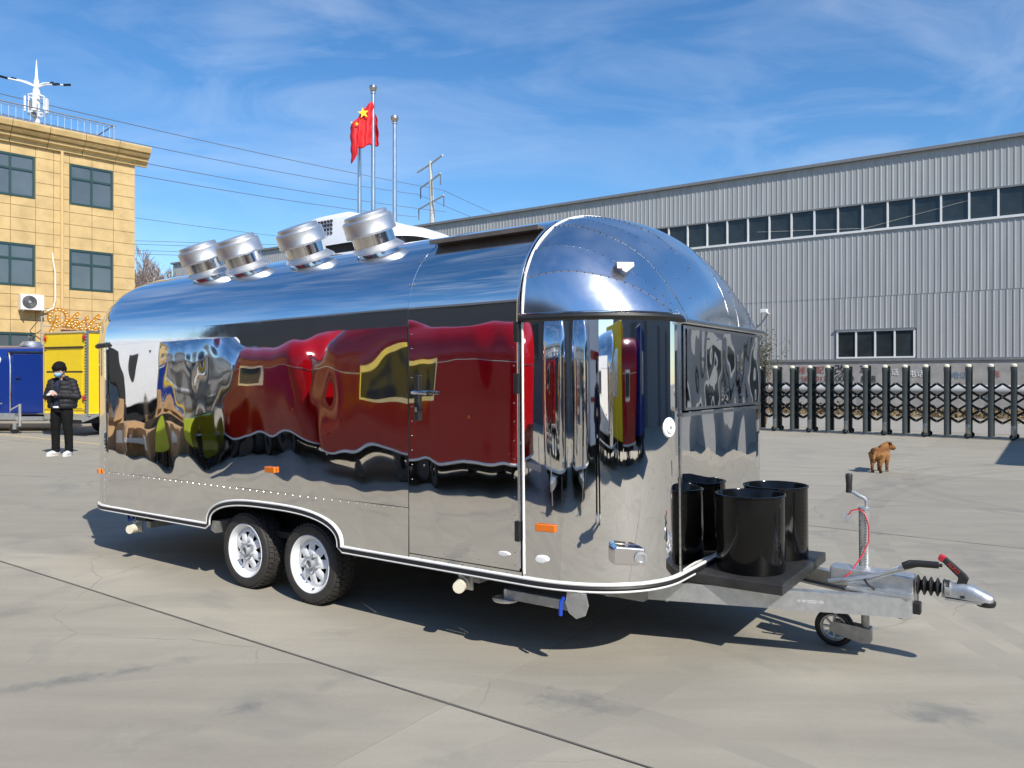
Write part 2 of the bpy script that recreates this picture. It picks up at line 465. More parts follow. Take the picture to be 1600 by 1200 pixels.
# ------------------------------------------------------------------ mesh helpers
class MB:
    def __init__(s):
        s.v, s.f = [], []
    def add(s, vs, fs):
        k = len(s.v)
        s.v += [tuple(p) for p in vs]
        s.f += [tuple(i + k for i in f) for f in fs]
        return s
    def box(s, x0, x1, y0, y1, z0, z1, mtx=None):
        vs = [Vector(p) for p in ((x0, y0, z0), (x1, y0, z0), (x1, y1, z0), (x0, y1, z0), (x0, y0, z1), (x1, y0, z1), (x1, y1, z1), (x0, y1, z1))]
        if mtx: vs = [mtx @ p for p in vs]
        return s.add(vs, [(3, 2, 1, 0), (4, 5, 6, 7), (0, 1, 5, 4), (1, 2, 6, 5), (2, 3, 7, 6), (3, 0, 4, 7)])
    def grid(s, rows, closed=False):
        n = len(rows[0])
        vs = [p for r in rows for p in r]
        fs = []
        for i in range(len(rows) - 1):
            for j in range(n - 1 + (1 if closed else 0)):
                a, b = i * n + j, i * n + (j + 1) % n
                fs.append((a, b, b + n, a + n))
        return s.add(vs, fs)
    def tube(s, path, r, n=8, caps=True, squash=None):
        path = [Vector(p) for p in path]
        rs = r if isinstance(r, (list, tuple)) else [r] * len(path)
        rows = []
        up = Vector((0, 0, 1))
        t0 = (path[1] - path[0]).normalized()
        if abs(t0.dot(up)) > 0.95: up = Vector((1, 0, 0))
        nrm = (up - t0 * up.dot(t0)).normalized()
        for i, p in enumerate(path):
            a = path[max(i - 1, 0)]; b = path[min(i + 1, len(path) - 1)]
            t = (b - a).normalized()
            nrm = (nrm - t * nrm.dot(t))
            nrm = nrm.normalized() if nrm.length > 1e-6 else Vector((0, 1, 0))
            bi = t.cross(nrm)
            sq = squash or (1, 1)
            rows.append([p + (nrm * math.cos(q) * sq[0] + bi * math.sin(q) * sq[1]) * rs[i] for q in [2 * math.pi * k / n for k in range(n)]])
        k = len(s.v)
        s.grid(rows, closed=True)
        if caps:
            s.f.append(tuple(k + j for j in range(n))[::-1])
            e = k + (len(rows) - 1) * n
            s.f.append(tuple(e + j for j in range(n)))
        return s
    def cyl(s, p0, p1, r0, r1=None, n=16, caps=True):
        return s.tube([p0, p1], [r0, r0 if r1 is None else r1], n, caps)
    def lathe(s, prof, n=32, mtx=None, close=False):
        """prof: (radius, height) along +Z"""
        rows = []
        for (r, h) in prof:
            row = [Vector((r * math.cos(2 * math.pi * k / n), r * math.sin(2 * math.pi * k / n), h)) for k in range(n)]
            if mtx: row = [mtx @ p for p in row]
            rows.append(row)
        if close: rows.append(rows[0])
        return s.grid(rows, closed=True)
    def ell(s, c, r, mtx=None, n=14, m=9):
        rows = []
        for i in range(m + 1):
            a = -math.pi / 2 + math.pi * i / m
            row = []
            for k in range(n):
                b = 2 * math.pi * k / n
                p = Vector((r[0] * math.cos(a) * math.cos(b), r[1] * math.cos(a) * math.sin(b), r[2] * math.sin(a)))
                if mtx: p = mtx @ p
                row.append(p + Vector(c))
            rows.append(row)
        return s.grid(rows, closed=True)
    def prism(s, poly, h, mtx):
        """poly in xy, extruded 0..h along z, placed by mtx"""
        n = len(poly)
        vs = [mtx @ Vector((p[0], p[1], 0)) for p in poly] + [mtx @ Vector((p[0], p[1], h)) for p in poly]
        fs = [tuple(range(n))[::-1], tuple(range(n, 2 * n))] + [(i, (i + 1) % n, n + (i + 1) % n, n + i) for i in range(n)]
        return s.add(vs, fs)
    def mesh(s, name, m, smooth=True, angle=35):
        me = bpy.data.meshes.new(name)
        me.from_pydata(s.v, [], s.f)
        bm = bmesh.new()
        bm.from_mesh(me)
        bmesh.ops.remove_doubles(bm, verts=bm.verts, dist=1e-5)
        bmesh.ops.recalc_face_normals(bm, faces=bm.faces)
        bm.to_mesh(me)
        bm.free()
        if m: me.materials.append(m)
        if smooth:
            for p in me.polygons: p.use_smooth = True
            try:
                me.set_sharp_from_angle(angle=R(angle))
            except Exception:
                pass
        return me
    def build(s, name, m, parent=None, smooth=True, angle=35, bevel=0.0):
        me = s.mesh(name, M[m] if isinstance(m, str) else m, smooth, angle)
        o = bpy.data.objects.new(name, me)
        COL.objects.link(o)
        if parent: o.parent = parent
        if bevel:
            md = o.modifiers.new('bevel', 'BEVEL')
            md.width = bevel
            md.segments = 2
            md.limit_method = 'ANGLE'
        return o

def link(name, me, parent=None, loc=(0, 0, 0), rot=(0, 0, 0)):
    o = bpy.data.objects.new(name, me)
    COL.objects.link(o)
    o.location = loc
    o.rotation_euler = rot
    if parent: o.parent = parent
    return o
def empty(name, loc=(0, 0, 0), rotz=0.0, label=None, cat=None, group=None):
    o = bpy.data.objects.new(name, None)
    COL.objects.link(o)
    o.location = loc
    o.rotation_euler = (0, 0, rotz)
    o.empty_display_size = 0.2
    tag(o, label, cat, group)
    return o
def tag(o, label=None, cat=None, group=None, kind=None):
    if label: o['label'] = label
    if cat: o['category'] = cat
    if group: o['group'] = group
    if kind: o['kind'] = kind
    return o
def text(name, body, size, m, parent, mtx, extrude=0.004, shear=0.0, align='CENTER'):
    c = bpy.data.curves.new(name, 'FONT')
    c.body = body
    c.size = size
    c.extrude = extrude
    c.shear = shear
    c.align_x = align
    c.materials.append(M[m])
    o = bpy.data.objects.new(name, c)
    COL.objects.link(o)
    o.matrix_local = mtx
    me = bpy.data.meshes.new_from_object(o)
    me.materials.clear(); me.materials.append(M[m])
    mw = o.matrix_local.copy()
    bpy.data.objects.remove(o)
    o = bpy.data.objects.new(name, me)
    COL.objects.link(o)
    o.matrix_local = mtx
    if parent: o.parent = parent
    return o
def spow(v, e):
    return math.copysign(abs(v) ** e, v)
def copy_tree(o, parent=None):
    c = o.copy()
    COL.objects.link(c)
    if parent: c.parent = parent
    for ch in list(o.children):
        copy_tree(ch, c)
    return c

# ------------------------------------------------------------------ ground
g = MB()
g.add([(-1500, -1500, -0.03), (1500, -1500, -0.03), (1500, 1500, -0.03), (-1500, 1500, -0.03)], [(0, 1, 2, 3)])
ground = g.build('ground', 'concrete_far', smooth=False)
tag(ground, kind='structure')
yardo = bpy.data.objects.new('concrete_yard', None)
COL.objects.link(yardo)
yardo.matrix_world = FRAME
tag(yardo, kind='structure')
PITCH, JX, JY, GAP = 5.55, 2.10, -1.82, 0.007
s = MB()
a = PITCH / 2 - GAP
ax_ = PITCH / 2 - .0028
e_ = .003
s.add([(-ax_, -a, -0.06), (ax_, -a, -0.06), (ax_, a, -0.06), (-ax_, a, -0.06),
       (-ax_, -a, -e_), (ax_, -a, -e_), (ax_, a, -e_), (-ax_, a, -e_),
       (-ax_ + 1e-4, -a + e_, 0), (ax_ - 1e-4, -a + e_, 0), (ax_ - 1e-4, a - e_, 0), (-ax_ + 1e-4, a - e_, 0)],
      [(0, 1, 5, 4), (1, 2, 6, 5), (2, 3, 7, 6), (3, 0, 4, 7), (4, 5, 9, 8), (5, 6, 10, 9), (6, 7, 11, 10), (7, 4, 8, 11), (8, 9, 10, 11)])
slab_me = s.mesh('slab', M['concrete'], smooth=False)
for i in range(-7, 6):
    for j in range(-4, 5):
        link('slab', slab_me, yardo, (JX + PITCH * (i + .5), JY + PITCH * (j + .5), 0))
X0, X1 = JX - 7 * PITCH, JX + 6 * PITCH
Y0, Y1 = JY - 4 * PITCH, JY + 5 * PITCH
for j in range(-4, 6):
    st = MB()
    y = JY + PITCH * j
    rows = [[], []]
    for k in range(241):
        x = X0 + (X1 - X0) * k / 240
        w = 0.0062 + 0.006 * noise.noise(Vector((x * 2.2, y, 0))) + .004 * noise.noise(Vector((x * 9, y, 3)))
        rows[0].append((x, y - w, 0.0015)); rows[1].append((x, y + w, 0.0015))
    if j in (0, 1): st.grid(rows)
    else: st.box(X0, X1, y - GAP, y + GAP, -0.02, -0.003)
    st.build('joint_sealant', 'sealant' if j in (0, 1) else 'fill', yardo, smooth=False)
for i in range(-7, 7):
    x = JX + PITCH * i
    MB().box(x - .0027, x + .0027, Y0, Y1, -0.021, -0.004).build('joint_sealant', 'sealant', yardo, smooth=False)
# worn yellow bay line far left
yl = MB().box(-26, -2.0, 4.36, 4.48, 0.001, 0.004).build('yellow_line', 'yellow_line', yardo, smooth=False)

# road, kerb and planting strip beyond the gate
rd = MB().box(-60, 40, 20.2, 26.0, 0.001, 0.006)
rdo = rd.build('road', 'road', smooth=False)
rdo.matrix_world = FRAME
tag(rdo, kind='structure')
kb = bpy.data.objects.new('kerb', None); COL.objects.link(kb); kb.matrix_world = FRAME
tag(kb, kind='structure')
ks = MB().box(-0.49, 0.49, 0, 0.22, -0.05, 0.13)
kme = ks.mesh('kerb_stone', M['kerb'], smooth=False)
for k in range(60):
    link('kerb_stone', kme, kb, (-34 + k, 26.0, 0))
so = MB().box(-62, 32, 26.2, 36.55, -0.05, 0.11).build('planting_bed', 'soil', smooth=False)
so.matrix_world = FRAME
tag(so, kind='structure')
# dry ground cover: many little leaf faces
hb = MB()
rnd = random.Random(3)
for k in range(1500):
    x = -24 + 44 * rnd.random(); y = 26.5 + 3.2 * rnd.random()
    h = 0.12 + 0.34 * rnd.random() * (0.5 + 0.5 * noise.noise(Vector((x * .6, y, 1))) + .3)
    for q in range(7):
        c = Vector((x + rnd.gauss(0, .13), y + rnd.gauss(0, .13), 0.12 + h * rnd.random()))
        d1 = Vector((rnd.gauss(0, 1), rnd.gauss(0, 1), rnd.gauss(0, 1))).normalized() * (0.05 + .05 * rnd.random())
        d2 = Vector((rnd.gauss(0, 1), rnd.gauss(0, 1), rnd.gauss(0, 1))).normalized() * 0.05
        hb.add([c - d1, c + d2, c + d1, c - d2], [(0, 1, 2, 3)])
hbo = hb.build('dry_hedge', 'dry_leaf', smooth=False)
hbo.matrix_world = FRAME
tag(hbo, 'low dry brown ground cover between the kerb and the warehouse plinth', 'ground cover', kind='stuff')

# ------------------------------------------------------------------ warehouse (parallel to the trailer)
WY = 36.49
wh = empty('warehouse', yard(0, WY, 0), ANG, 'long grey corrugated metal warehouse with a ribbon of windows', 'warehouse')
def corrugated(x0, x1, z0, z1, pitch=0.262, proud=0.019, y=0.0):
    m = MB()
    lo, hi = [], []
    x = x0
    while x < x1:
        for dx, dy in ((0, 0), (pitch - .085, 0), (pitch - .065, -proud), (pitch - .022, -proud)):
            lo.append((x + dx, dy + y, z0)); hi.append((x + dx, dy + y, z1))
        x += pitch
    m.grid([lo, hi])
    return m
XL, XR = -64.0, 24.0
ZP, ZW0, ZW1, ZT = 2.36, 8.78, 10.14, 12.33
corrugated(XL, XR, ZW1, ZT).build('upper_cladding', 'cladding', wh, smooth=False)
corrugated(XL, -4.56, ZP + .1, 5.62).build('lower_cladding', 'cladding', wh, smooth=False)
corrugated(-4.56, -0.90, ZP + 1.60, 5.62).build('lower_cladding', 'cladding', wh, smooth=False)
corrugated(-0.90, XR, ZP + .1, 5.62).build('lower_cladding', 'cladding', wh, smooth=False)
corrugated(XL, XR, 5.55, ZW0, y=-.012).build('middle_cladding', 'cladding', wh, smooth=False)
MB().box(XL, XR, 0.06, 22, ZP, ZT - .05).build('inner_wall', 'shed', wh, smooth=False)
MB().box(XL, XL + .1, 0.0, 22, 0, ZT - .02).build('end_wall', 'cladding', wh, smooth=False)
MB().box(XL - .2, XR, -0.18, 0.10, ZT - .02, ZT + .13).build('roof_flashing', 'flashing', wh, smooth=False)
rf = MB()
rf.add([(XL - .2, 0.1, ZT + .12), (XR, .1, ZT + .12), (XR, 11, ZT + .45), (XL - .2, 11, ZT + .45), (XR, 22, ZT + .12), (XL - .2, 22, ZT + .12)], [(0, 1, 2, 3), (3, 2, 4, 5)])
rf.build('roof', 'flashing', wh, smooth=False)
MB().box(XL, XR, -0.07, 0.05, ZW1 - .03, ZW1 + .05).build('window_head', 'flashing', wh, smooth=False)
MB().box(XL, XR, -0.09, 0.05, ZW0 - .04, ZW0 + .07).build('window_sill', 'white_frame', wh, smooth=False)
pane = MB().box(0, 1.06, 0.0, 0.015, ZW0 + .07, ZW1 - .03).mesh('window_pane', M['dark_glass'], smooth=False)
mull = MB().box(-0.04, 0.04, -0.05, 0.03, ZW0 + .07, ZW1 - .03).mesh('mullion', M['white_frame'], smooth=False)
k = 0
x = -20.4
while x < 20:
    link('window_pane', pane, wh, (x + .04, 0.035, 0))
    link('mullion', mull, wh, (x, 0, 0))
    x += 1.14
MB().box(XL, -20.44, 0.03, 0.05, ZW0 + .07, ZW1 - .03).build('window_band', 'dark_glass', wh, smooth=False)
# roof bracing faintly seen behind the panes
br = MB()
br.tube([(-8.5, .028, ZW0 + .55), (-3.2, .028, ZW0 + .16)], .02, 5); br.tube([(-3.2, .028, ZW0 + .16), (1.2, .028, ZW0 + .95)], .02, 5)
br.build('roof_brace', 'galv_dull', wh)
# low office window in the cladding
lw = MB()
wx0, wx1, wz0, wz1 = -4.51, -0.97, 2.50, 3.90
fr = MB()
fr.box(wx0, wx1, -0.06, 0.06, wz1 - .07, wz1); fr.box(wx0, wx1, -0.08, 0.06, wz0, wz0 + .08)
for xx in (wx0, wx0 + .88, wx0 + 1.75, wx0 + 2.62, wx1 - .07):
    fr.box(xx, xx + .08, -0.055, 0.055, wz0 + .08, wz1 - .07)
wnd = fr.build('office_window', 'white_frame', wh, smooth=False)
for q in range(4):
    xx = wx0 + .08 + q * .875
    MB().box(xx, xx + .80, 0.0, 0.02, wz0 + .08, wz1 - .07).build('pane', 'dark_glass', wnd, smooth=False)
MB().box(wx0 - .06, wx1 + .06, -0.10, 0.05, wz1, wz1 + .06).build('window_hood', 'flashing', wh, smooth=False)
MB().box(XL, XR, -0.10, 0.07, ZP, ZP + .12).build('drip_flashing', 'flashing', wh, smooth=False)
pl = MB()
rows = []
for zi in range(9):
    rows.append([(XL + (XR - XL) * k / 120, -0.04 + .012 * noise.noise(Vector((k * .9, zi * .7, 3))), ZP * zi / 8) for k in range(121)])
pl.grid(rows)
pl.build('plinth', 'plinth', wh, smooth=False)
def wall_text(body, x, z, size, m):
    text('painted_writing', body, size, m, wh, Matrix.Translation((x, -0.062, z)) @ Matrix.Rotation(R(90), 4, 'X'), 0.002)
wall_text('\u4fee', -6.18, 1.78, .42, 'faded_red'); wall_text('\u914d', -5.28, 1.80, .40, 'faded_red')
wall_text('158', -6.15, 1.38, .36, 'faded_red'); wall_text('013', -5.22, 1.38, .36, 'faded_red')
wall_text('\u6539', -4.32, 1.72, .60, 'black_text'); wall_text('\u8f66', -3.16, 1.76, .56, 'black_text')
wall_text('0030', -4.12, 1.36, .44, 'black_text'); wall_text('888', -3.02, 1.33, .46, 'black_text')
for bx_, bz_ in ((-2.0, 1.70), (-0.9, 1.62), (0.9, 1.55)):
    wall_text('\u7535\u8bdd', bx_, bz_, .34, 'white_paint' if bx_ < -.5 else 'faded_blue')
wall_text('\u7535', 2.3, 1.6, .36, 'faded_red'); wall_text('158', -8.1, 1.7, .3, 'faded_red')
# security lamp on the wall
lm = empty('wall_camera', yard(-7.95, WY, 4.95), ANG, 'white security camera on the corrugated warehouse wall', 'camera')
MB().box(-.22, .12, -.62, -.34, 0, .20).build('housing', 'white_plastic', lm, smooth=False, bevel=.02)
MB().tube([(0, .0, -.02), (.12, -.2, -.04), (.1, -.44, .0)], .04, 8).build('bracket', 'white_plastic', lm)
# white service pipe along the bed
pp = empty('service_pipe', yard(0, 31.0, 0), ANG, 'white horizontal service pipe running along the warehouse plinth', 'pipe')
MB().cyl((-40, 0, 1.06), (24, 0, 1.06), .20, n=20).build('pipe_run', 'pvc', pp)
for k in range(14):
    MB().box(-40.1 + k * 4.7, -39.9 + k * 4.7, -.08, .08, 0.1, .88).build('pipe_support', 'galv_dull', pp, smooth=False)

# ------------------------------------------------------------------ tan office building
FD = Vector((0.692, 0.722, 0)).normalized()      # along the facade, towards the far corner
BC = Vector((-16.2, 33.0, 0))
fang = math.atan2(FD.y, FD.x)
ob = empty('office_building', BC, fang, 'three storey tan panelled office building with dark green windows', 'building')
# local frame: -x runs left along the facade from the corner, -y faces the yard
TB = [0, -.87, -1.70, -2.54, -3.12, -3.75, -4.60, -5.45, -6.3]
ZTOP = 10.74
wins = []
for zt in (10.24, 6.77, 3.30):
    wins.append((-2.54, -.90, zt - 1.64, zt)); wins.append((-5.45, -3.78, zt - 1.64, zt))
    wins.append((-9.6, -7.9, zt - 1.64, zt)); wins.append((-13.6, -11.9, zt - 1.64, zt)); wins.append((-17.6, -15.9, zt - 1.64, zt))
MB().box(-24, -.0, 0.03, 12, 0, ZTOP).build('wall', 'tan_joint', ob, smooth=False)
rows_z = [ZTOP - .4957 * k for k in range(22)]
G = .009
for ci in range(len(TB) - 1):
    xa, xb = TB[ci + 1] + G, TB[ci] - G
    for ri in range(len(rows_z) - 1):
        zb_, zt_ = rows_z[ri + 1] + G, rows_z[ri] - G
        spans = [(zb_, zt_)]
        for (wx0, wx1, wz0, wz1) in wins:
            if xa < wx1 - .05 and xb > wx0 + .05:
                ns = []
                for (p, q) in spans:
                    if wz1 <= p or wz0 >= q: ns.append((p, q)); continue
                    if wz1 < q: ns.append((wz1, q))
                    if wz0 > p: ns.append((p, wz0))
                spans = ns
        for (p, q) in spans:
            if q - p > .03:
                MB().box(xa, xb, -random.random() * .004, .03, p, q).build('cladding_panel', 'tan', ob, smooth=False)
# beyond the frame the facade goes on as one sheet with its openings
bw = MB()
xs = [-24]
for w in wins[2:5]: xs += [w[0], w[1]]
xs = sorted(xs + [TB[-1]])
zs = sorted({0, ZTOP} | {w[2] for w in wins} | {w[3] for w in wins})
for i in range(len(xs) - 1):
    for j in range(len(zs) - 1):
        cx_, cz_ = (xs[i] + xs[i + 1]) / 2, (zs[j] + zs[j + 1]) / 2
        if any(w[0] < cx_ < w[1] and w[2] < cz_ < w[3] for w in wins): continue
        bw.add([(xs[i], 0, zs[j]), (xs[i + 1], 0, zs[j]), (xs[i + 1], 0, zs[j + 1]), (xs[i], 0, zs[j + 1])], [(0, 1, 2, 3)])
bw.build('facade', 'tan', ob, smooth=False)
for (wx0, wx1, wz0, wz1) in wins:
    w = MB()
    t = .075
    w.box(wx0, wx1, -.03, .06, wz1 - t, wz1); w.box(wx0, wx1, -.03, .06, wz0, wz0 + t)
    w.box(wx0, wx0 + t, -.028, .06, wz0 + t, wz1 - t); w.box(wx1 - t, wx1, -.028, .06, wz0 + t, wz1 - t)
    zm = wz1 - .58; xm = (wx0 + wx1) / 2
    w.box(wx0 + t, wx1 - t, -.026, .05, zm - .04, zm + .04); w.box(xm - .04, xm + .04, -.024, .05, wz0 + t, wz1 - t)
    wo = w.build('window', 'green_frame', ob, smooth=False)
    for (pa, pb) in ((wx0 + t, xm - .04), (xm + .04, wx1 - t)):
        for (qa, qb) in ((wz0 + t, zm - .04), (zm + .04, wz1 - t)):
            pm = MB()
            rr_ = []
            for zi in range(7):
                rr_.append([(pa + (pb - pa) * xi / 8, .012 + .004 * noise.noise(Vector((pa + xi * .35, zi * .4, qa))), qa + (qb - qa) * zi / 6) for xi in range(9)])
            pm.grid(rr_)
            pm.build('pane', 'office_glass', wo)
# cornice: stepped moulding in sections
cprof = [(0.0, -.10), (-.12, -.10), (-.14, .02), (-.30, .10), (-.33, .20), (-.28, .22), (-.42, .25), (-.52, .36), (-.46, .39), (-.58, .42), (-.64, .60), (-.64, .66), (0.2, .66)]
for k in range(14):
    xa, xb = .46 - 1.28 * (k + 1) + .01, .46 - 1.28 * k - .01
    c = MB()
    c.grid([[(xa, p[0], ZTOP + p[1]) for p in cprof], [(xb, p[0], ZTOP + p[1]) for p in cprof]])
    n_ = len(cprof)
    c.f.append(tuple(range(n_))); c.f.append(tuple(range(n_, 2 * n_))[::-1])
    c.build('cornice_section', 'tan', ob, smooth=False)
rr = MB()
c2 = [(-p[0], p[1]) for p in cprof]
MB().box(-24, .35, -.45, 12, ZTOP + .55, ZTOP + .68).build('roof', 'flashing', ob, smooth=False)
MB().cyl((-2.83, -.085, 0), (-2.83, -.085, ZTOP - .1), .06, n=10).build('downpipe', 'pipe_tan', ob)
# roof railing
ZR = ZTOP + .70
for k in range(7):
    MB().box(-1.02 - k * 2.55, -.96 - k * 2.55, -.42, -.36, ZR, ZR + .62).build('railing_post', 'steel_pole', ob, smooth=False)
bars = MB()
for k in range(64):
    bars.cyl((-1.15 - k * .24, -.39, ZR + .06), (-1.15 - k * .24, -.39, ZR + .52), .010, n=5)
tag(bars.build('railing_bars', 'steel_pole', ob), kind='stuff')
rl = MB()
rl.cyl((-.9, -.39, ZR + .62), (-17, -.39, ZR + .62), .026, n=8); rl.cyl((-.95, -.39, ZR + .52), (-17, -.39, ZR + .52), .014, n=6)
rl.cyl((-.99, -.39, ZR + .62), (-.99, 4, ZR + .62), .026, n=8); rl.cyl((-.99, -.39, ZR + .06), (-17, -.39, ZR + .06), .014, n=6)
rl.build('railing_rail', 'flashing', ob)
# outdoor air conditioner and its hose
ac = empty('outdoor_unit', BC + FD * -4.0 + Vector((FD.y, -FD.x, 0)) * .02, fang, 'white air conditioner condenser bracketed to the tan facade', 'air conditioner')
ZA = 4.18
MB().box(-.36, .44, -.42, -.06, ZA, ZA + .60).build('casing', 'white_plastic', ac, smooth=False, bevel=.015)
fm = Matrix.Translation((-.06, -.425, ZA + .30)) @ Matrix.Rotation(R(90), 4, 'X')
MB().lathe([(0, 0), (.24, 0), (.25, .01), (.24, .012)], 24, fm).build('fan_opening', 'grille_dark', ac)
fg = MB()
for r_ in (.06, .11, .16, .21): fg.lathe([(r_ - .008, .016), (r_ + .008, .016), (r_, .022)], 24, fm, close=True)
fg.lathe([(0, .02), (.05, .02), (.05, .03), (0, .03)], 16, fm)
fg.build('fan_grille', 'galv_dull', ac)
bk = MB()
for xx in (-.28, .36): bk.box(xx - .02, xx + .02, -.46, 0, ZA - .04, ZA - .003); bk.tube([(xx, -.42, ZA - .03), (xx, -.02, ZA - .3)], .015, 6)
bk.build('bracket', 'galv_dull', ac)
hs = MB().tube([(.44, -.2, ZA + .1), (.62, -.1, ZA + .02), (.86, -.05, ZA + .14), (.93, -.045, ZA + .5), (.92, -.045, ZA + 1.6), (.85, -.045, ZA + 2.0), (.83, -.03, ZA + 2.35)], .035, 8)
hs.build('hose', 'cream', ac)

# ------------------------------------------------------------------ marquee sign on brackets before the facade
sg_o = BC + Vector((FD.y, -FD.x, 0)) * 1.0
sg = empty('marquee_sign', sg_o, fang, 'gold bulb lettered marquee sign on a frame above the yellow trailer', 'sign')
def stroke_letter(strokes, x0, z0, sc, w=.062):
    m, bl = MB(), MB()
    for path in strokes:
        pts = []
        P_ = [Vector((x0 + p[0] * sc, 0, z0 + p[1] * sc)) for p in path]
        # smooth the polyline
        for i in range(len(P_) - 1):
            p0 = P_[max(i - 1, 0)]; p1 = P_[i]; p2 = P_[i + 1]; p3 = P_[min(i + 2, len(P_) - 1)]
            for t in (0, .25, .5, .75):
                pts.append(.5 * ((2 * p1) + (p2 - p0) * t + (2 * p0 - 5 * p1 + 4 * p2 - p3) * t * t + (3 * p1 - p0 - 3 * p2 + p3) * t ** 3))
        pts.append(P_[-1])
        # channel: flat ribbon extruded
        rows = []
        for i, p in enumerate(pts):
            tdir = (pts[min(i + 1, len(pts) - 1)] - pts[max(i - 1, 0)]).normalized()
            nn = Vector((-tdir.z, 0, tdir.x)) * w
            f = Vector((0, -.04, 0)); b_ = Vector((0, .06, 0)); lip = Vector((0, -.06, 0))
            rows.append([p - nn + b_, p - nn + lip, p - nn * .8 + lip, p - nn * .8 + f, p + nn * .8 + f, p + nn * .8 + lip, p + nn + lip, p + nn + b_])
        m.grid(rows, closed=True)
        acc = 0.0
        for i in range(1, len(pts)):
            acc += (pts[i] - pts[i - 1]).length
            if acc > .10:
                acc = 0
                bl.ell(pts[i] + Vector((0, -.055, 0)), (.030, .030, .030), n=7, m=5)
    l_ = m.build('letter', 'marquee', sg, smooth=False)
    tag(bl.build('bulb_row', 'bulb', l_), kind='stuff')
SC = .95
Zb = 3.58
PL = [[(.95, .78), (.86, .3), (.62, -.25), (.5, -.52)], [(.62, .15), (.42, .45), (.5, .9), (.95, 1.2), (1.42, 1.08), (1.6, .7), (1.5, .3), (1.15, .0), (.85, -.08)]]
HL = [[(1.0, 1.1), (.68, .75), (.32, .25), (.2, -.02), (.3, .06), (.72, .4), (.86, .44), (.84, .3), (.62, .1), (.62, -.04), (.8, -.06), (1.05, .12)]]
EL = [[(.62, .42), (.4, .44), (.18, .2), (.2, -.06), (.42, -.12), (.78, .08)], [(.62, .55), (.62, .7), (.78, .8)]]
LL = [[(.88, 1.0), (.45, .55), (.14, .1), (.18, -.12), (.4, -.12), (.75, .12)]]
# placed along the facade (x in metres from the corner, negative is left)
stroke_letter(PL, -3.75, Zb, .52); stroke_letter(HL, -3.02, Zb - .03, .52); stroke_letter(EL, -2.54, Zb - .03, .52); stroke_letter(LL, -2.21, Zb - .04, .54); stroke_letter(LL, -1.80, Zb - .05, .54)
fr = MB()
for (xa, xb, z_) in ((-3.80, .6, 3.90), (-3.80, .6, 3.54), (-3.80, .6, 3.0)): fr.box(xa, xb, .07, .12, z_ - .02, z_ + .02)
for xx in (-3.78, -2.2, -.4): fr.box(xx - .025, xx + .025, .075, .115, 0, 3.92)
fr.tube([(-3.78, .1, 3.9), (-3.95, .95, 3.4)], .02, 6); fr.tube([(-3.78, .1, 3.4), (-3.95, .95, 3.1)], .02, 6)
fr.build('frame', 'galv_dull', sg, smooth=False)
MB().prism([(-3.12, 3.44), (.6, 3.36), (.6, 2.75), (-2.10, 2.75)], .06, Matrix.Translation((0, .05, 0)) @ Matrix.Rotation(R(90), 4, 'X')).build('board', 'maroon', sg, smooth=False)
text('board_writing', 'M  A  Z', .26, 'white_paint', sg, Matrix.Translation((-2.05, -.015, 3.10)) @ Matrix.Rotation(R(90), 4, 'X'), .003)

# ------------------------------------------------------------------ antenna mast on the far roof
AM = Vector(((57 - 800) / 1200 * 47, 47, 0))
am = empty('antenna_mast', AM, 0, 'white steel mast with lamp arms rising behind the office roof', 'mast')
px = 47 / 1200
zz = lambda v: 1.55 + (590 - v) * px
MB().cyl((0, 0, 0), (0, 0, zz(150)), .26, .20, n=16).build('pole', 'white_paint', am)
MB().lathe([(.22, zz(150)), (.20, zz(140)), (.15, zz(139)), (.14, zz(126)), (.10, zz(124)), (.03, zz(98)), (0, zz(92))], 14).build('spire', 'white_paint', am)
for (du, v1, v0, dy) in ((-41, 118, 134, 0.6), (-33, 130, 135, -.8), (33, 126, 134, .7), (37, 138, 136, -.6), (-4, 114, 133, 1.6)):
    e = Vector((du * px, dy, zz(v1)))
    arm = MB().tube([(0, 0, zz(v0 + 1)), e * .5 + Vector((0, 0, zz(v0) * .5 + .05)), e], .045, 6).build('lamp_arm', 'white_paint', am)
    d = (e - Vector((0, 0, zz(v0)))).normalized()
    MB().tube([e - d * .05, e + d * .36], .11, 8, squash=(.6, 1.2)).build('lamp_head', 'dark_blue', arm)
cg = MB()
for z_ in (zz(151), zz(178)): cg.lathe([(.42, z_ - .04), (.5, z_ - .04), (.5, z_ + .04), (.42, z_ + .04)], 16, close=True)
for k in range(6):
    q = k * math.pi / 3
    cg.cyl((.46 * math.cos(q), .46 * math.sin(q), zz(180)), (.46 * math.cos(q), .46 * math.sin(q), zz(151)), .035, n=6)
cg.build('cage', 'white_paint', am)
for k in range(5):
    q = k * 2 * math.pi / 5 + .4
    MB().box(-.10, .10, -.05, .05, zz(177), zz(154), Matrix.Rotation(q, 4, 'Z') @ Matrix.Translation((0, -.62, 0))).build('antenna_panel', 'white_paint', am, smooth=False)
for (dx, z0, z1) in ((-.1, 172, 160), (.14, 178, 165), (.05, 186, 178)):
    MB().box(dx - .12, dx + .12, -.42, -.3, zz(z0), zz(z1)).build('radio_box', 'flashing', am, smooth=False)

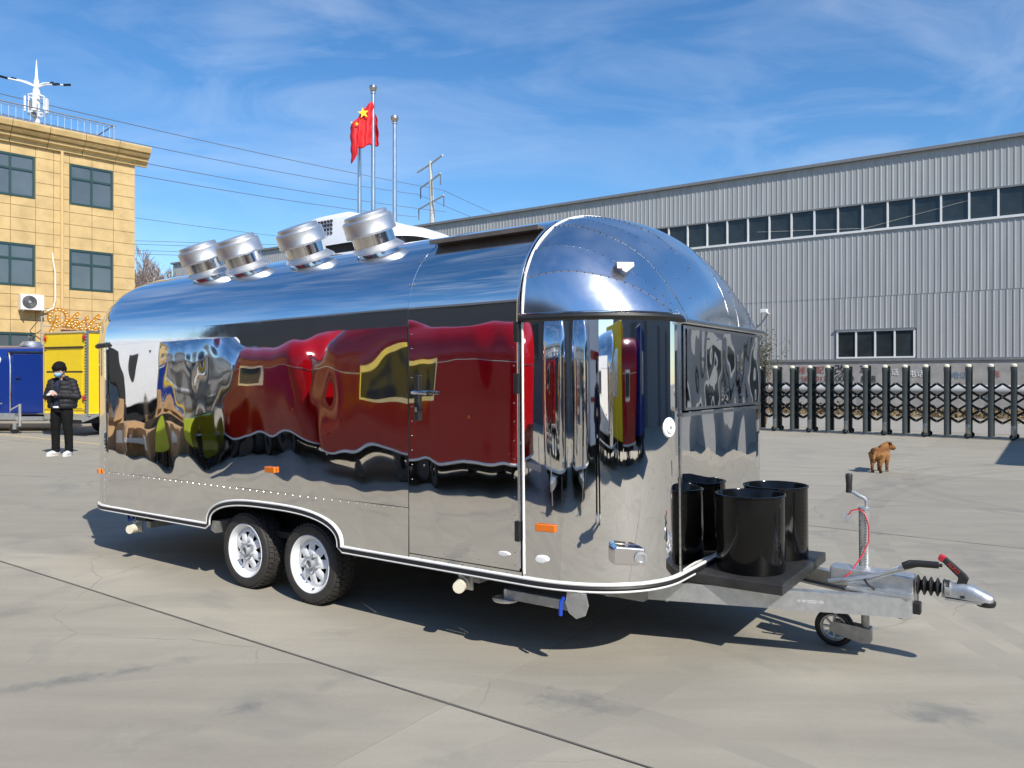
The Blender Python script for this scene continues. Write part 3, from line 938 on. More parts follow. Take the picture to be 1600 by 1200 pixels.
# ------------------------------------------------------------------ flagpoles and flag
FY = 35.0
fp = FY / 1200
fz = lambda v: 1.55 + (590 - v) * fp
for (u, vt, lab) in ((583, 143, 'tallest steel flagpole, middle of three, carrying the red flag'), (615.5, 188, 'bare steel flagpole to the right of the flag'), (555.5, 188, 'steel flagpole partly hidden behind the flag')):
    f_ = empty('flagpole', ((u - 800) * fp, FY + (0 if u == 583 else .9 if u < 560 else .2), 0), 0, lab, 'flagpole', 'flagpoles behind the trailer')
    h = fz(vt)
    MB().tube([(0, 0, 0), (0, 0, h * .5), (0, 0, h - .1)], [.13, .11, .085], 14).build('pole', 'steel_pole', f_)
    MB().lathe([(.06, h - .12), (.12, h - .1), (.12, h - .04), (.05, h - .02), (.15, h + .03), (.20, h + .14), (.15, h + .26), (0, h + .31)], 16).build('finial', 'steel_pole', f_)
fl = empty('flag', ((583 - 800) * fp, FY, 0), 0, 'red flag with yellow stars hanging limp on the tallest pole', 'flag')
cols = [(8, 196, 223, .20), (6, 184, 226, .26), (3, 174, 227, .24), (0, 160, 228, .10), (-4, 163, 229, -.04), (-8, 167, 232, -.10), (-12, 173, 235, -.12), (-16, 178, 237, -.16), (-19, 183, 238, -.24), (-22, 188, 247, -.30), (-26, 193, 256, -.34), (-30, 198, 260, -.28), (-34, 203, 262, -.20)]
fm_ = MB()
ctr = []
sub = []
for i in range(len(cols) - 1):
    for t in (0, .25, .5, .75):
        sub.append(tuple(cols[i][k] * (1 - t) + cols[i + 1][k] * t for k in range(4)))
sub.append(cols[-1])
rows = []
for q in range(19):
    t = q / 18
    row = []
    for (dx, vt, vb, dy) in sub:
        v = vt + (vb - vt) * t
        x_ = dx * (1 - .12 * t * (dx < -20)) * fp
        row.append((x_ + .02 * math.sin(v * .31), -.20 + dy * (0.6 + 1.2 * t) + .035 * math.sin(dx * .5 + t * 2.2), fz(v)))
    rows.append(row)
fm_.grid(rows)
fo = fm_.build('cloth', 'flag_red', fl, angle=180)
sd = fo.modifiers.new('solid', 'SOLIDIFY'); sd.thickness = .01
def star(u, v, r, rot, y):
    pts = []
    for k in range(10):
        q = R(rot) + math.pi / 2 + k * math.pi / 5
        rad = r if k % 2 == 0 else r * .4
        pts.append((math.cos(q) * rad, math.sin(q) * rad))
    m = Matrix.Translation(((u - 583) * fp, y, fz(v))) @ Matrix.Rotation(R(90), 4, 'X') @ Matrix.Rotation(R(15), 4, 'Y')
    MB().prism(pts, .012, m).build('star', 'flag_star', fl, smooth=False)
star(570.5, 181.5, .26, 12, -.42); star(561.5, 200, .09, 10, -.56); star(554, 199, .06, 20, -.66)

# ------------------------------------------------------------------ power pylon and overhead lines
PY = 130.0
pq = PY / 1200
pz = lambda v: 1.55 + (590 - v) * pq
pyl = empty('power_pylon', ((673 - 800) * pq, PY, 0), 0, 'pale steel power pylon with three crossarms above the warehouse roof', 'pylon')
MB().tube([(0.3, 0, 0), (.25, 0, pz(330)), (-.1, 0, pz(252))], [.75, .42, .26], 10).build('pole', 'pylon', pyl)
hang = {}
for (ua, va, ub, vb, drop) in ((649, 262, 694, 250.5, 0), (654, 287, 691, 278.5, 17), (651, 321, 696, 312, 17)):
    arm = MB().tube([((ua - 673) * pq, 3.0, pz(va)), (0, 0, pz((va + vb) / 2)), ((ub - 673) * pq, -3.0, pz(vb))], .17, 6).build('crossarm', 'pylon', pyl)
    for (u_, v_, dy) in ((ua, va, 3.0), (ub, vb, -3.0)):
        if drop:
            MB().cyl(((u_ - 673) * pq, dy, pz(v_)), ((u_ - 673) * pq, dy, pz(v_ + drop)), .10, n=6).build('insulator', 'wire', arm)
def wire(p, q, sag, r, lab, grp='overhead power lines'):
    p, q = Vector(p), Vector(q)
    pts = []
    for k in range(25):
        t = k / 24
        c = p.lerp(q, t); c.z -= sag * 4 * t * (1 - t)
        pts.append(c)
    o = MB().tube(pts, r, 5).build('power_line', 'wire')
    tag(o, lab, 'power line', grp)
pix = lambda u, v, Y: ((u - 800) / 1200 * Y, Y, 1.55 + (590 - v) / 1200 * Y)
wire(pix(-60, 132, 62), pix(692, 297, 127), .4, .040, 'topmost power line running left from the pylon')
wire(pix(-60, 164, 62), pix(654, 304, 133), .6, .040, 'second highest power line left of the pylon')
wire(pix(-60, 198, 62), pix(696.5, 331, 127), .6, .040, 'third highest power line left of the pylon')
wire(pix(-60, 222, 62), pix(651, 339, 133), .6, .040, 'lowest of the four power lines tied to the pylon')
wire(pix(692, 297, 127), pix(900, 385, 190), .4, .045, 'power line sloping right from the pylon to the warehouse roof')
wire(pix(654, 304, 133), pix(860, 385, 190), .4, .045, 'lower power line sloping right behind the warehouse roof')
for k, (va, vb) in enumerate(((371, 377), (376, 383), (386, 392), (391, 398))):
    wire(pix(-60, va - 6, 90), pix(640, vb + 8, 110), .3, .034, ['topmost', 'second', 'third', 'lowest'][k] + ' of the low level wires between office and trailer roof', 'low wires behind the trailer')
wire(pix(-60, 300, 75), pix(700, 395, 120), .6, .030, 'thin power line just above the low wires at left', 'overhead power lines')

# ------------------------------------------------------------------ bare trees behind, leafy bush by the gate
def bare_tree(name, loc, h, seed, label, group):
    rn = random.Random(seed)
    e = empty(name, loc, rn.random() * 6, label, 'tree', group)
    tr, cr = MB(), MB()
    def grow(p, d, ln, r, depth):
        pts, rs = [p], [r]
        for k in range(3):
            d = (d + Vector((rn.gauss(0, .13), rn.gauss(0, .13), .06))).normalized()
            p = p + d * ln / 3
            pts.append(p); rs.append(r * (1 - .18 * (k + 1)))
        (tr if depth == 0 else cr).tube(pts, rs, 6 if depth < 2 else 3, caps=False)
        if depth < 6:
            for k in range(4 if depth == 0 else 3):
                nd = (d + Vector((rn.gauss(0, .42), rn.gauss(0, .42), .25))).normalized()
                grow(pts[rn.choice((2, 3, 3))] if depth else pts[1 + k % 3], nd, ln * (.62 + .2 * rn.random()), max(rs[-1] * .64, .020), depth + 1)
    grow(Vector((0, 0, 0)), Vector((0, 0, 1)), h * .34, h * .013, 0)
    tr.build('trunk', 'bark', e)
    cr.build('crown', 'bark', e, smooth=False)
spots = [(206, 58, 9.4), (224, 55, 8.8), (240, 60, 9.6), (256, 57, 9.0), (270, 68, 10.4), (216, 70, 11.4), (248, 74, 11.8)]
wd = ['first', 'second', 'third', 'fourth', 'fifth', 'sixth', 'seventh']
for k, (u, Y, h) in enumerate(sorted(spots)):
    bare_tree('bare_tree', ((u - 800) / 1200 * Y, Y, -.03), h, 20 + k, f'bare brown winter tree, {wd[k]} from the left behind the trailer roof', 'bare trees left of the warehouse')
bu = empty('bush', yard(-3.35, 21.0, 0), 0, 'sparse olive leaved young tree beside the trailer front and gate', 'bush')
rn = random.Random(5)
tr, lf = MB(), MB()
for k in range(26):
    q = rn.random() * 6.28
    e = Vector((math.cos(q) * .75 * rn.random(), math.sin(q) * .75 * rn.random(), 2.0 + 1.05 * rn.random()))
    mid = Vector((e.x * .3, e.y * .3, 1.1 + .5 * rn.random()))
    tr.tube([(0, 0, -.02), mid, e], [.03, .016, .006], 5, caps=False)
    for j in range(58):
        c = mid.lerp(e, .45 + .6 * rn.random()) + Vector((rn.gauss(0, .10), rn.gauss(0, .10), rn.gauss(0, .12)))
        d1 = Vector((rn.gauss(0, 1), rn.gauss(0, 1), rn.gauss(0, 1))).normalized() * .04
        d2 = d1.cross(Vector((rn.gauss(0, 1), rn.gauss(0, 1), 1))).normalized() * .016
        lf.add([c - d1, c + d2, c + d1, c - d2], [(0, 1, 2, 3)])
tr.build('stem', 'bark', bu); lf.build('foliage', 'leaf', bu, smooth=False)

# ------------------------------------------------------------------ retractable gate
gt = empty('retractable_gate', yard(0, 17.9, 0), ANG, 'dark grey retractable gate with scissor lattice and castors', 'gate')
GP, GH = .482, 1.86
post = MB()
post.lathe([(.0, .06), (.062, .06), (.062, GH - .16), (.069, GH - .15), (.069, GH - .02), (.05, GH)], 16)
post_me = post.mesh('front_post', M['gate'])
cap_me = MB().lathe([(.071, GH - .04), (.073, GH + .0), (.05, GH + .03), (0, GH + .035)], 16).mesh('post_cap', M['cream'])
rear_me = MB().box(-.06, .06, -.055, .055, .06, GH + .0).mesh('rear_post', M['gate_dark'], smooth=False)
arch_me = MB().tube([(0, 0, GH - .24), (.0, .05, GH - .1), (0, .14, GH - .05), (0, .34, GH - .05), (0, .44, GH - .12), (0, .47, GH - .26)], .035, 8).mesh('post_arch', M['gate'])
wheel_me = MB().lathe([(.03, -.02), (.07, -.022), (.075, -.015), (.075, .015), (.07, .022), (.03, .02)], 16, Matrix.Rotation(R(90), 4, 'X'), close=True).mesh('castor', M['gate_dark'])
collar_me = MB().lathe([(.06, .12), (.062, .125), (.062, .36), (.06, .365)], 14).mesh('collar', M['steel_pole'])
def bar(p, q):
    return (p, q)
lat = MB()
for kk in range(2):
    pass
LZ = [1.40, 1.06, .72, .40]
bay = MB()
for yy in (.16, .30):
    for k in range(3):
        zt, zp, zb2 = LZ[k], (LZ[k] + LZ[k + 1]) / 2, LZ[k + 1]
        for sgn in (-1, 1):
            bay.tube([(0, yy, zt), (sgn * GP / 2, yy + .01 * sgn, zp)], .026, 6)
            bay.tube([(sgn * GP / 2, yy - .01 * sgn, zp), (0, yy, zb2)], .026, 6)
bay_me = bay.mesh('scissor_bars', M['gate_dark'], smooth=True)
bolt_me = MB()
for k in range(4): bolt_me.cyl((0, .12, LZ[k]), (0, .15, LZ[k]), .022, n=8)
bolt_me = bolt_me.mesh('pivot_bolts', M['galv_dull'])
for k in range(-3, 24):
    x = -2.14 + GP * k
    po = link('front_post', post_me, gt, (x, 0, 0))
    link('post_cap', cap_me, po)
    rp = link('rear_post', rear_me, gt, (x, .47, 0))
    link('post_arch', arch_me, gt, (x, 0, 0))
    sb = link('scissor_bars', bay_me, gt, (x + GP / 2, 0, 0))
    tag(link('pivot_bolts', bolt_me, sb), kind='stuff')
    if k % 2 == 0:
        link('collar', collar_me, po)
        link('castor', wheel_me, po, (-.02, -.03, .078))
        link('castor', wheel_me, rp, (.03, .06, .078))

# ------------------------------------------------------------------ the polished trailer
PITCHUP = 0.0085
TR = empty('food_trailer', (OX, OY, 0), 0, 'mirror polished steel food trailer with domed front and four roof vents', 'trailer')
TR.rotation_euler = (0, -PITCHUP, ANG)
HW, ZBELT, RH = 1.20, 1.850, 0.710
XF0, XF1, FY0 = 2.10, 2.78, 0.65       # front corner starts, front face, half flat width
XR0, XR1, RY0 = -2.25, -2.80, 0.66
ZB = 0.45                               # bottom of the skin
DX0, DX1 = 1.275, 2.085                 # door
E2 = 2 / 2.2
EP = 2 / 2.45
def prof(phi):
    return max(0.0, math.cos(phi)) ** EP, ZBELT + RH * max(0.0, math.sin(phi)) ** EP
def corner_f(th):
    """right front corner of the plan, th 0 (side) .. 90 deg (front)"""
    s_, c_ = max(0, math.sin(th)), max(0, math.cos(th))
    p = Vector((XF0 + (XF1 - XF0) * s_ ** E2, -(FY0 + (HW - FY0) * c_ ** E2), 0))
    n = Vector((s_ ** (2 - E2) / (XF1 - XF0), -(c_ ** (2 - E2)) / (HW - FY0), 0)).normalized()
    return p, n
def corner_r(th):
    s_, c_ = max(0, math.sin(th)), max(0, math.cos(th))
    p = Vector((XR0 + (XR1 - XR0) * s_ ** E2, -(RY0 + (HW - RY0) * c_ ** E2), 0))
    n = Vector((-(s_ ** (2 - E2)) / (XR0 - XR1), -(c_ ** (2 - E2)) / (HW - RY0), 0)).normalized()
    return p, n
def wave(x, z, seed=0.0):
    v = .0100 * noise.noise(Vector((x * 1.25 + seed, z * .95, seed))) + .0046 * noise.noise(Vector((x * 2.7, z * 2.1 + seed, 4.2 + seed))) + .0008 * noise.noise(Vector((x * 6.5, z * 4.0 + seed, 1.2)))
    # sheet pulled in near its rivet rows
    return v
def lin(a, b, n):
    return [a + (b - a) * k / n for k in range(n + 1)]
def arch_pts(n=44):
    pts = []
    for k in range(n + 1):
        q = math.pi - math.pi * k / n
        pts.append((-.055 + .740 * spow(math.cos(q), 2 / 2.9), ZB + .218 * max(0, math.sin(q)) ** (2 / 2.6)))
    return pts
ARCH = arch_pts()
def side_panel(name, xs, zlo, zhi, nz, seed, m='chrome', amp=1.0, off=0.0, sgn=-1):
    mb = MB()
    rows = []
    for k in range(nz + 1):
        row = []
        for i, x in enumerate(xs):
            z0 = zlo[i] if isinstance(zlo, list) else zlo
            z = z0 + (zhi - z0) * k / nz
            row.append((x, sgn * (HW + off + amp * wave(x, z, seed)), z))
        rows.append(row)
    mb.grid(rows)
    return mb.build(name, m, TR, angle=180)
# lower skirt with the wheel arch cut out of it
sx, sz = lin(XR0, ARCH[0][0] - .004, 24), [ZB] * 25
for (x, z) in ARCH: sx.append(x); sz.append(z)
sx += lin(ARCH[-1][0] + .004, DX0 - .004, 10); sz += [ZB] * 11
side_panel('skirt_panel', sx, sz, .752, 14, 5.0, off=.0035, amp=.9)
side_panel('side_panel', lin(XR0, DX0 - .003, 170), .735, ZBELT, 60, 0.0, amp=1.0)
side_panel('side_sill', lin(DX0 - .003, XF0, 20), ZB, .478, 2, 7.0, off=.0035, amp=.3)
# door, following the roof curve
door = MB()
rows = []
PHD = R(47)
dz = lin(.484, ZBELT, 44)
for z in dz:
    rows.append([(x, -(HW + .004 + .75 * wave(x * 1.6, z * .55, 11.0)), z) for x in lin(DX0 + .003, DX1, 40)])
for k in range(1, 19):
    w, z = prof(PHD * k / 18)
    rows.append([(x, -((HW + .004) * w), z) for x in lin(DX0 + .003, DX1, 40)])
door.grid(rows)
door = door.build('door', 'chrome', TR, angle=180)
# plain far side, rear, corners
side_panel('far_side_panel', lin(XR0, XF0, 60), ZB, ZBELT, 20, 3.0, sgn=1)
def corner_panel(name, fn, z0, z1, m, sy=1, wob=.0009, seed=2.0, n=48, nz=26):
    rows = []
    for k in range(nz + 1):
        z = z0 + (z1 - z0) * k / nz
        row = []
        for i in range(n + 1):
            th = R(90) * i / n
            p, nn = fn(th)
            q = p + nn * (wob * noise.noise(Vector((th * 3.2, z * 1.1, seed))) + wob * .4 * noise.noise(Vector((th * 9.0, z * .6, seed + 5))))
            row.append((q.x, q.y * sy, z))
        rows.append(row)
    return MB().grid(rows).build(name, m, TR, angle=180)
corner_panel('corner_panel', corner_f, ZB, ZBELT, 'chrome_corner', wob=.0022)
corner_panel('corner_panel', corner_f, ZB, ZBELT, 'chrome_corner', sy=-1, seed=9)
corner_panel('corner_panel', corner_r, ZB, ZBELT, 'chrome_corner', wob=.003, seed=6)
corner_panel('corner_panel', corner_r, ZB, ZBELT, 'chrome_corner', sy=-1, seed=8)
rows = [[(XF1 + 1.3 * wave(y * 1.6, z * 1.2, 21), y, z) for y in lin(-FY0, FY0, 40)] for z in lin(ZB, 1.335, 24)]
MB().grid(rows).build('front_panel', 'chrome', TR, angle=180)
rows = [[(XR1, y, z) for y in lin(-RY0, RY0, 6)] for z in lin(ZB, ZBELT, 8)]
MB().grid(rows).build('rear_panel', 'chrome', TR, angle=180)
# roof sheets
def roof_sheet(name, x0, x1, p0, p1, nx, np_, m='chrome_roof', amp=.0012, seed=0):
    rows = []
    for k in range(np_ + 1):
        ph = p0 + (p1 - p0) * k / np_
        row = []
        for x in lin(x0, x1, nx):
            q = ph if ph <= R(90) else math.pi - ph
            w, z = prof(q)
            sg_ = -1 if ph <= R(90) else 1
            d = amp * noise.noise(Vector((x * 1.1 + seed, ph * 3.0, 2.0)))
            row.append((x, sg_ * w * (HW + d), z + d * math.sin(q)))
        rows.append(row)
    return MB().grid(rows).build(name, m, TR, angle=180)
roof_sheet('roof_sheet', XR0, DX0 - .002, 0, R(180), 90, 100)
roof_sheet('roof_sheet', DX0 + .002, XF0, PHD + R(.4), R(180), 24, 70, seed=4)
# front dome in riveted petals
def belt(s_):
    """plan at belt height, s 0 at the side .. 0.6 corner end .. 1 middle of the front"""
    if s_ <= .6:
        return corner_f(R(90) * s_ / .6)[0]
    return Vector((XF1, -FY0 * (1 - (s_ - .6) / .4), 0))
def dome(phi, s_, sy=1, lift=0.0):
    s_ = min(max(s_, 0.0), 1.0)
    b = belt(s_)
    te = s_ * math.pi / 2
    g_ = max(0.0, math.sin(phi)) ** .8
    c, sn = max(0.0, math.cos(phi)), max(0.0, math.sin(phi))
    px_ = (b.x - XF0) + ((XF1 - XF0) * math.sin(te) ** 1.2 - (b.x - XF0)) * g_
    py_ = b.y + (-HW * max(0.0, math.cos(te)) ** 1.2 - b.y) * g_
    p = Vector((XF0 + px_ * c, py_ * c ** EP * sy, ZBELT + RH * sn ** (EP + (1.25 - EP) * math.sin(te) ** 2)))
    if lift:
        cc = Vector((XF0 - .2, 0, ZBELT - .25))
        p += (p - cc).normalized() * lift
    return p
SEAMS = [[(0, 14), (.06, 15.2), (.2, 17), (.4, 14), (.55, 6), (.61, 0)], [(0, 28), (.07, 30), (.18, 31), (.30, 28.5), (.46, 19), (.6, 6.5), (.65, 0)],
         [(0, 46.5), (.18, 48), (.4, 41), (.54, 31), (.64, 13), (.69, 0)], [(0, 58), (.28, 55.5), (.5, 49), (.62, 41), (.70, 26), (.76, 11), (.79, 0)],
         [(0, 68), (.4, 66), (.68, 59), (.80, 44), (.86, 24), (.90, 0)]]
def seam_ps(k, t):
    """phi and s of seam k; t 0 on the arch .. 1 on the front belt; k -1 is the belt, k 5 the crown line"""
    if k < 0: return 0.0, t * .6
    if k >= len(SEAMS):
        return seam_ps(len(SEAMS) - 1, t)[0] + R(22) * (1 - t), math.sin(min(1, t * 2.0) * math.pi / 2)
    T = SEAMS[k]
    s_ = T[-1][0] * t
    for i in range(len(T) - 1):
        if s_ <= T[i + 1][0] + 1e-9: break
    p0, p1, p2, p3 = T[max(i - 1, 0)], T[i], T[i + 1], T[min(i + 2, len(T) - 1)]
    h = p2[0] - p1[0]
    q = (s_ - p1[0]) / h
    m1 = (p2[1] - p0[1]) / max(p2[0] - p0[0], 1e-6) * h
    m2 = (p3[1] - p1[1]) / max(p3[0] - p1[0], 1e-6) * h
    v = (2 * q ** 3 - 3 * q * q + 1) * p1[1] + (q ** 3 - 2 * q * q + q) * m1 + (-2 * q ** 3 + 3 * q * q) * p2[1] + (q ** 3 - q * q) * m2
    return R(max(v, 0)), s_
def seam_pt(k, t, sy, lift=0.0):
    p_, s_ = seam_ps(k, t)
    return dome(p_, s_, sy, lift)
for sy in (1, -1):
    for k in range(-1, len(SEAMS) - 1):
        rows = []
        nt = 88
        for i in range(nt + 1):
            t = i / nt
            A, B = seam_pt(k, t, sy, .0025 * ((k + 1) % 2)), seam_pt(k + 1, t, sy, .0025 * ((k + 1) % 2))
            row = []
            # surface through both seams with the true bulge between
            (pa, ea), (pb, eb) = seam_ps(k, t), seam_ps(k + 1, t)
            for j in range(9):
                q = j / 8
                Pm = dome(pa + (pb - pa) * q, ea + (eb - ea) * q, sy, .0025 * ((k + 1) % 2))
                L_ = A.lerp(B, q)
                row.append(Pm.lerp(L_, .30))
            rows.append(row)
        MB().grid(rows).build('dome_panel', 'chrome_dome', TR, angle=180)
# crown petal over the top, between the innermost seams of both sides
rows = []
for i in range(89):
    t = i / 88
    (pa, ea), (pb, eb) = seam_ps(len(SEAMS) - 1, t), seam_ps(len(SEAMS), t)
    row = []
    for j in range(-8, 9):
        q = 1 - abs(j) / 8
        row.append(dome(pa + (pb - pa) * q, ea + (eb - ea) * q, 1 if j <= 0 else -1))
    rows.append(row)
MB().grid(rows).build('dome_panel', 'chrome_dome', TR, angle=180)
def rivets(name, pts, r=.0055, m='rivet', n=6):
    mb = MB()
    for p in pts: mb.ell(p, (r, r, r * .8), n=n, m=4)
    return tag(mb.build(name, m, TR), kind='stuff')
pts = []
for sy in (1, -1):
    for k in range(len(SEAMS)):
        for i in range(1, 20):
            pts.append(seam_pt(k, (i + .3 * (k % 2)) / 20.4, sy, .003))
rivets('dome_rivets', pts, .0042)
# thin lap edges of the petals
for sy in (1, -1):
    for k in range(len(SEAMS)):
        MB().tube([seam_pt(k, i / 40, sy, .0015) for i in range(41)], .0014, 5).build('lap_edge', 'alu', TR)
# rear dome
rows = []
for k in range(31):
    w, z = prof(R(90) * k / 30)
    row = []
    for i in range(-40, 41):
        t = abs(i) / 40
        b = corner_r(R(90) * (1 - t) / .6)[0] if t > .4 else Vector((XR1, -RY0 * t / .4, 0))
        row.append((XR0 + (b.x - XR0) * w, b.y * w * (1 if i < 0 else -1), z))
    rows.append(row)
MB().grid(rows).build('rear_dome', 'chrome_roof', TR, angle=180)
# rivet rows along the side seam, the door edge and the corner seam
rivets('side_rivets', [(x, -HW - .006, .744) for x in lin(XR0 + .02, DX0 - .05, 44)], .0036)
rivets('door_rivets', [(DX0 + .028 + .75 * (k % 7) / 6.0, -HW - .006, .51 + .0 * k) for k in range(7)] + [(DX0 + .03, -HW - .006, z) for z in lin(.58, 1.8, 14)] + [(DX1 - .03, -HW - .006, z) for z in lin(.58, 1.8, 12)] + [(x, -HW - .007, .464) for x in lin(DX0 + .1, XF0 - .1, 6)], .0038)
rivets('corner_rivets', [(XF1 + .004, -FY0 - .012, z) for z in lin(.50, 1.30, 15)] + [corner_r(R(6))[0] + Vector((0, -.002, z)) for z in lin(.5, 1.8, 22)], .0034)
rivets('roof_rivets', [(x, -(HW + .003) * prof(p)[0], prof(p)[1] + .003) for p in (R(16), R(30), R(44)) for x in (DX0 - .02, DX0 + .02)], .006)
# black felt line where the door meets its frame
MB().box(DX0 - .005, DX0 + .004, -HW - .0025, -HW + .03, .48, ZBELT).build('door_gap', 'black_rubber', TR, smooth=False)
MB().tube([(DX0, -(HW + .001) * prof(R(p))[0], prof(R(p))[1]) for p in range(0, 89, 4)], .004, 6).build('roof_seam', 'alu', TR)
# arched white trim and the aluminium hinge rail beside it
def arch_rail(x, r, z0, p1, name, m, lift=.008, squash=None):
    path = [(x, -HW - lift, z) for z in lin(z0, ZBELT - .02, 10)]
    for k in range(1, 41):
        ph = p1 * k / 40
        q = ph if ph <= R(90) else math.pi - ph
        w, z = prof(q)
        path.append((x, (-1 if ph <= R(90) else 1) * w * (HW + lift), z + lift * math.sin(q)))
    return MB().tube(path, r, 8, squash=squash).build(name, m, TR)
arch_rail(XF0 + .012, .0052, .47, R(180), 'arched_trim', 'white_trim', .003)
arch_rail(DX1 + .004, .0075, .50, R(52), 'hinge_rail', 'alu')
for z in (.70, .74 + .76, 1.78, 2.02):
    if z < ZBELT:
        MB().box(DX1 - .020, DX1 + .012, -HW - .024, -HW + .0, z - .055, z + .055).build('hinge', 'matt_black', door, smooth=False, bevel=.004)
# door handle set
hp = MB().box(1.335, 1.372, -HW - .020, -HW - .003, 1.28, 1.555).build('handle_plate', 'matt_black', door, smooth=False, bevel=.006)
MB().tube([(1.355, -HW - .012, 1.45), (1.355, -HW - .052, 1.45), (1.375, -HW - .058, 1.45), (1.475, -HW - .056, 1.447)], .0105, 10).build('lever', 'neck', hp)
MB().box(1.349, 1.361, -HW - .026, -HW - .018, 1.335, 1.362).build('lock_cylinder', 'galv', hp, smooth=False)
# awning over the door
aw = MB()
pw_, pz_ = prof(R(45))
yi, zi = -HW * pw_, pz_
aw.box(DX0 + .00, DX1 - .0, yi - .085, yi + .03, zi - .004, zi + .010)
aw.box(DX0 + .00, DX1 - .0, yi - .097, yi - .085, zi - .012, zi + .013)
aw.box(DX0 + .00, DX1 - .0, yi - .015, yi + .03, zi - .035, zi - .004)
aw.build('door_awning', 'awning', TR, smooth=False)
# black belt bead on the front corner and the rear corner
for (fn, name, sy) in ((corner_f, 'belt_bead', 1), (corner_r, 'belt_bead', 1)):
    path = []
    for k in range(31):
        p, nn = fn(R(90) * k / 30)
        path.append((p.x + nn.x * .012, p.y + nn.y * .012, ZBELT))
    if fn is corner_f: path.insert(0, (XF0 + .02, -HW - .012, ZBELT))
    MB().tube(path, .0185, 8, squash=(1.0, 1.1)).build(name, 'black_rubber', TR)
    MB().tube([(p[0], p[1], p[2] + .022) for p in path], .006, 6).build('belt_edge', 'alu', TR)
# three-line bumper strip round the bottom edge and over the wheel arch
path = []
for k in range(30, -1, -1):
    p, nn = corner_r(R(90) * k / 30)
    path.append((Vector((p.x, p.y, ZB)), nn, Vector((0, 0, -1))))
for x in lin(XR0 + .05, ARCH[0][0] - .012, 12): path.append((Vector((x, -HW, ZB)), Vector((0, -1, 0)), Vector((0, 0, -1))))
na = len(ARCH)
for i, (x, z) in enumerate(ARCH):
    a, b = ARCH[max(i - 1, 0)], ARCH[min(i + 1, na - 1)]
    t = Vector((b[0] - a[0], 0, b[1] - a[1])).normalized()
    dn = Vector((t.z, 0, -t.x))
    path.append((Vector((x, -HW, z)), Vector((0, -1, 0)), dn))
for x in lin(ARCH[-1][0] + .012, XF0 - .02, 12): path.append((Vector((x, -HW, ZB)), Vector((0, -1, 0)), Vector((0, 0, -1))))
for k in range(31):
    p, nn = corner_f(R(90) * k / 30)
    path.append((Vector((p.x, p.y, ZB)), nn, Vector((0, 0, -1))))
for y in lin(-FY0 + .02, FY0, 10): path.append((Vector((XF1, y, ZB)), Vector((1, 0, 0)), Vector((0, 0, -1))))
for (kk, r, m, name, o_) in ((.0, .0085, 'white_trim', 'bumper_bead', .008), (.019, .0135, 'black_rubber', 'bumper_insert', .004), (.036, .0065, 'white_trim', 'bumper_bead', .008)):
    MB().tube([p + n_ * o_ + d_ * kk for (p, n_, d_) in path], r, 8).build(name, m, TR)
# front service hatch
hx = XF1 + .012
hz0, hz1, hy0, hy1 = 1.345, 1.815, -.622, .70
rows = [[(hx + .008 + 2.0 * wave(y * 1.9, z * 1.7, 33), y, z) for y in lin(hy0 + .02, hy1 - .02, 80)] for z in lin(hz0 + .015, hz1 - .015, 40)]
hatch = MB()
hatch.box(XF1 - .03, hx + .01, hy0, hy1, hz1 - .018, hz1); hatch.box(XF1 - .03, hx + .012, hy0, hy1, hz0, hz0 + .016)
hatch.box(XF1 - .03, hx + .008, hy0, hy0 + .022, hz0 + .016, hz1 - .018); hatch.box(XF1 - .03, hx + .008, hy1 - .022, hy1, hz0 + .016, hz1 - .018)
hatch = hatch.build('front_hatch', 'alu', TR, smooth=False)
MB().grid(rows).build('hatch_panel', 'chrome', hatch, angle=180)
tag(MB().build('hatch_rivets', 'rivet', hatch), kind='stuff') if False else None
rv = MB()
for y in lin(hy0 + .08, hy1 - .08, 8):
    for z in (hz0 + .07, hz1 - .06): rv.ell((hx + .006, y, z), (.007, .007, .007), n=6, m=4)
tag(rv.build('hatch_rivets', 'rivet', hatch), kind='stuff')
MB().box(XF1 - .03, XF1 + .05, -.66, .72, hz1 + .006, hz1 + .036).build('hatch_gutter', 'alu', TR, smooth=False, bevel=.006)
MB().box(XF1 - .01, XF1 + .022, -.645, .66, 1.312, 1.328).build('hatch_sill', 'alu', TR, smooth=False)
MB().box(XF1 - .004, XF1 + .006, -FY0 - .012, -FY0 + .012, ZB, ZBELT).build('corner_seam', 'alu', TR, smooth=False)
# marker lamps and small fittings
def side_fit(name, x, z, w, h, m, d=.022, bev=.005):
    return MB().box(x - w / 2, x + w / 2, -HW - d, -HW, z - h / 2, z + h / 2).build(name, m, TR, smooth=False, bevel=bev)
side_fit('side_marker', -.03, .905, .105, .042, 'amber')
p, nn = corner_r(R(20))
MB().box(-.055, .055, -.02, .0, -.02, .02, Matrix.Translation((p.x, p.y, .742)) @ Matrix.Rotation(math.atan2(nn.x, -nn.y), 4, 'Z')).build('side_marker', 'amber', TR, smooth=False, bevel=.005)
def on_corner(name, th, z, mb, m, bev=.0, out=0.0):
    p, nn = corner_f(R(th))
    ang = math.atan2(nn.x, -nn.y)
    o = mb.build(name, m, TR, smooth=bool(bev == 0), bevel=bev)
    o.location = (p.x + nn.x * out, p.y + nn.y * out, z)
    o.rotation_euler = (0, 0, ang)
    return o
on_corner('side_marker', 11, .733, MB().box(-.058, .058, -.02, .002, -.02, .02), 'amber', .005)
MB().lathe([(0, .012), (.024, .012), (.030, .006), (.032, 0)], 20, Matrix.Translation((1.985, -HW - .004, .566)) @ Matrix.Rotation(R(90), 4, 'X') @ Matrix.Diagonal((1.35, .42, 1, 1))).build('catch_plate', 'white_plastic', TR)
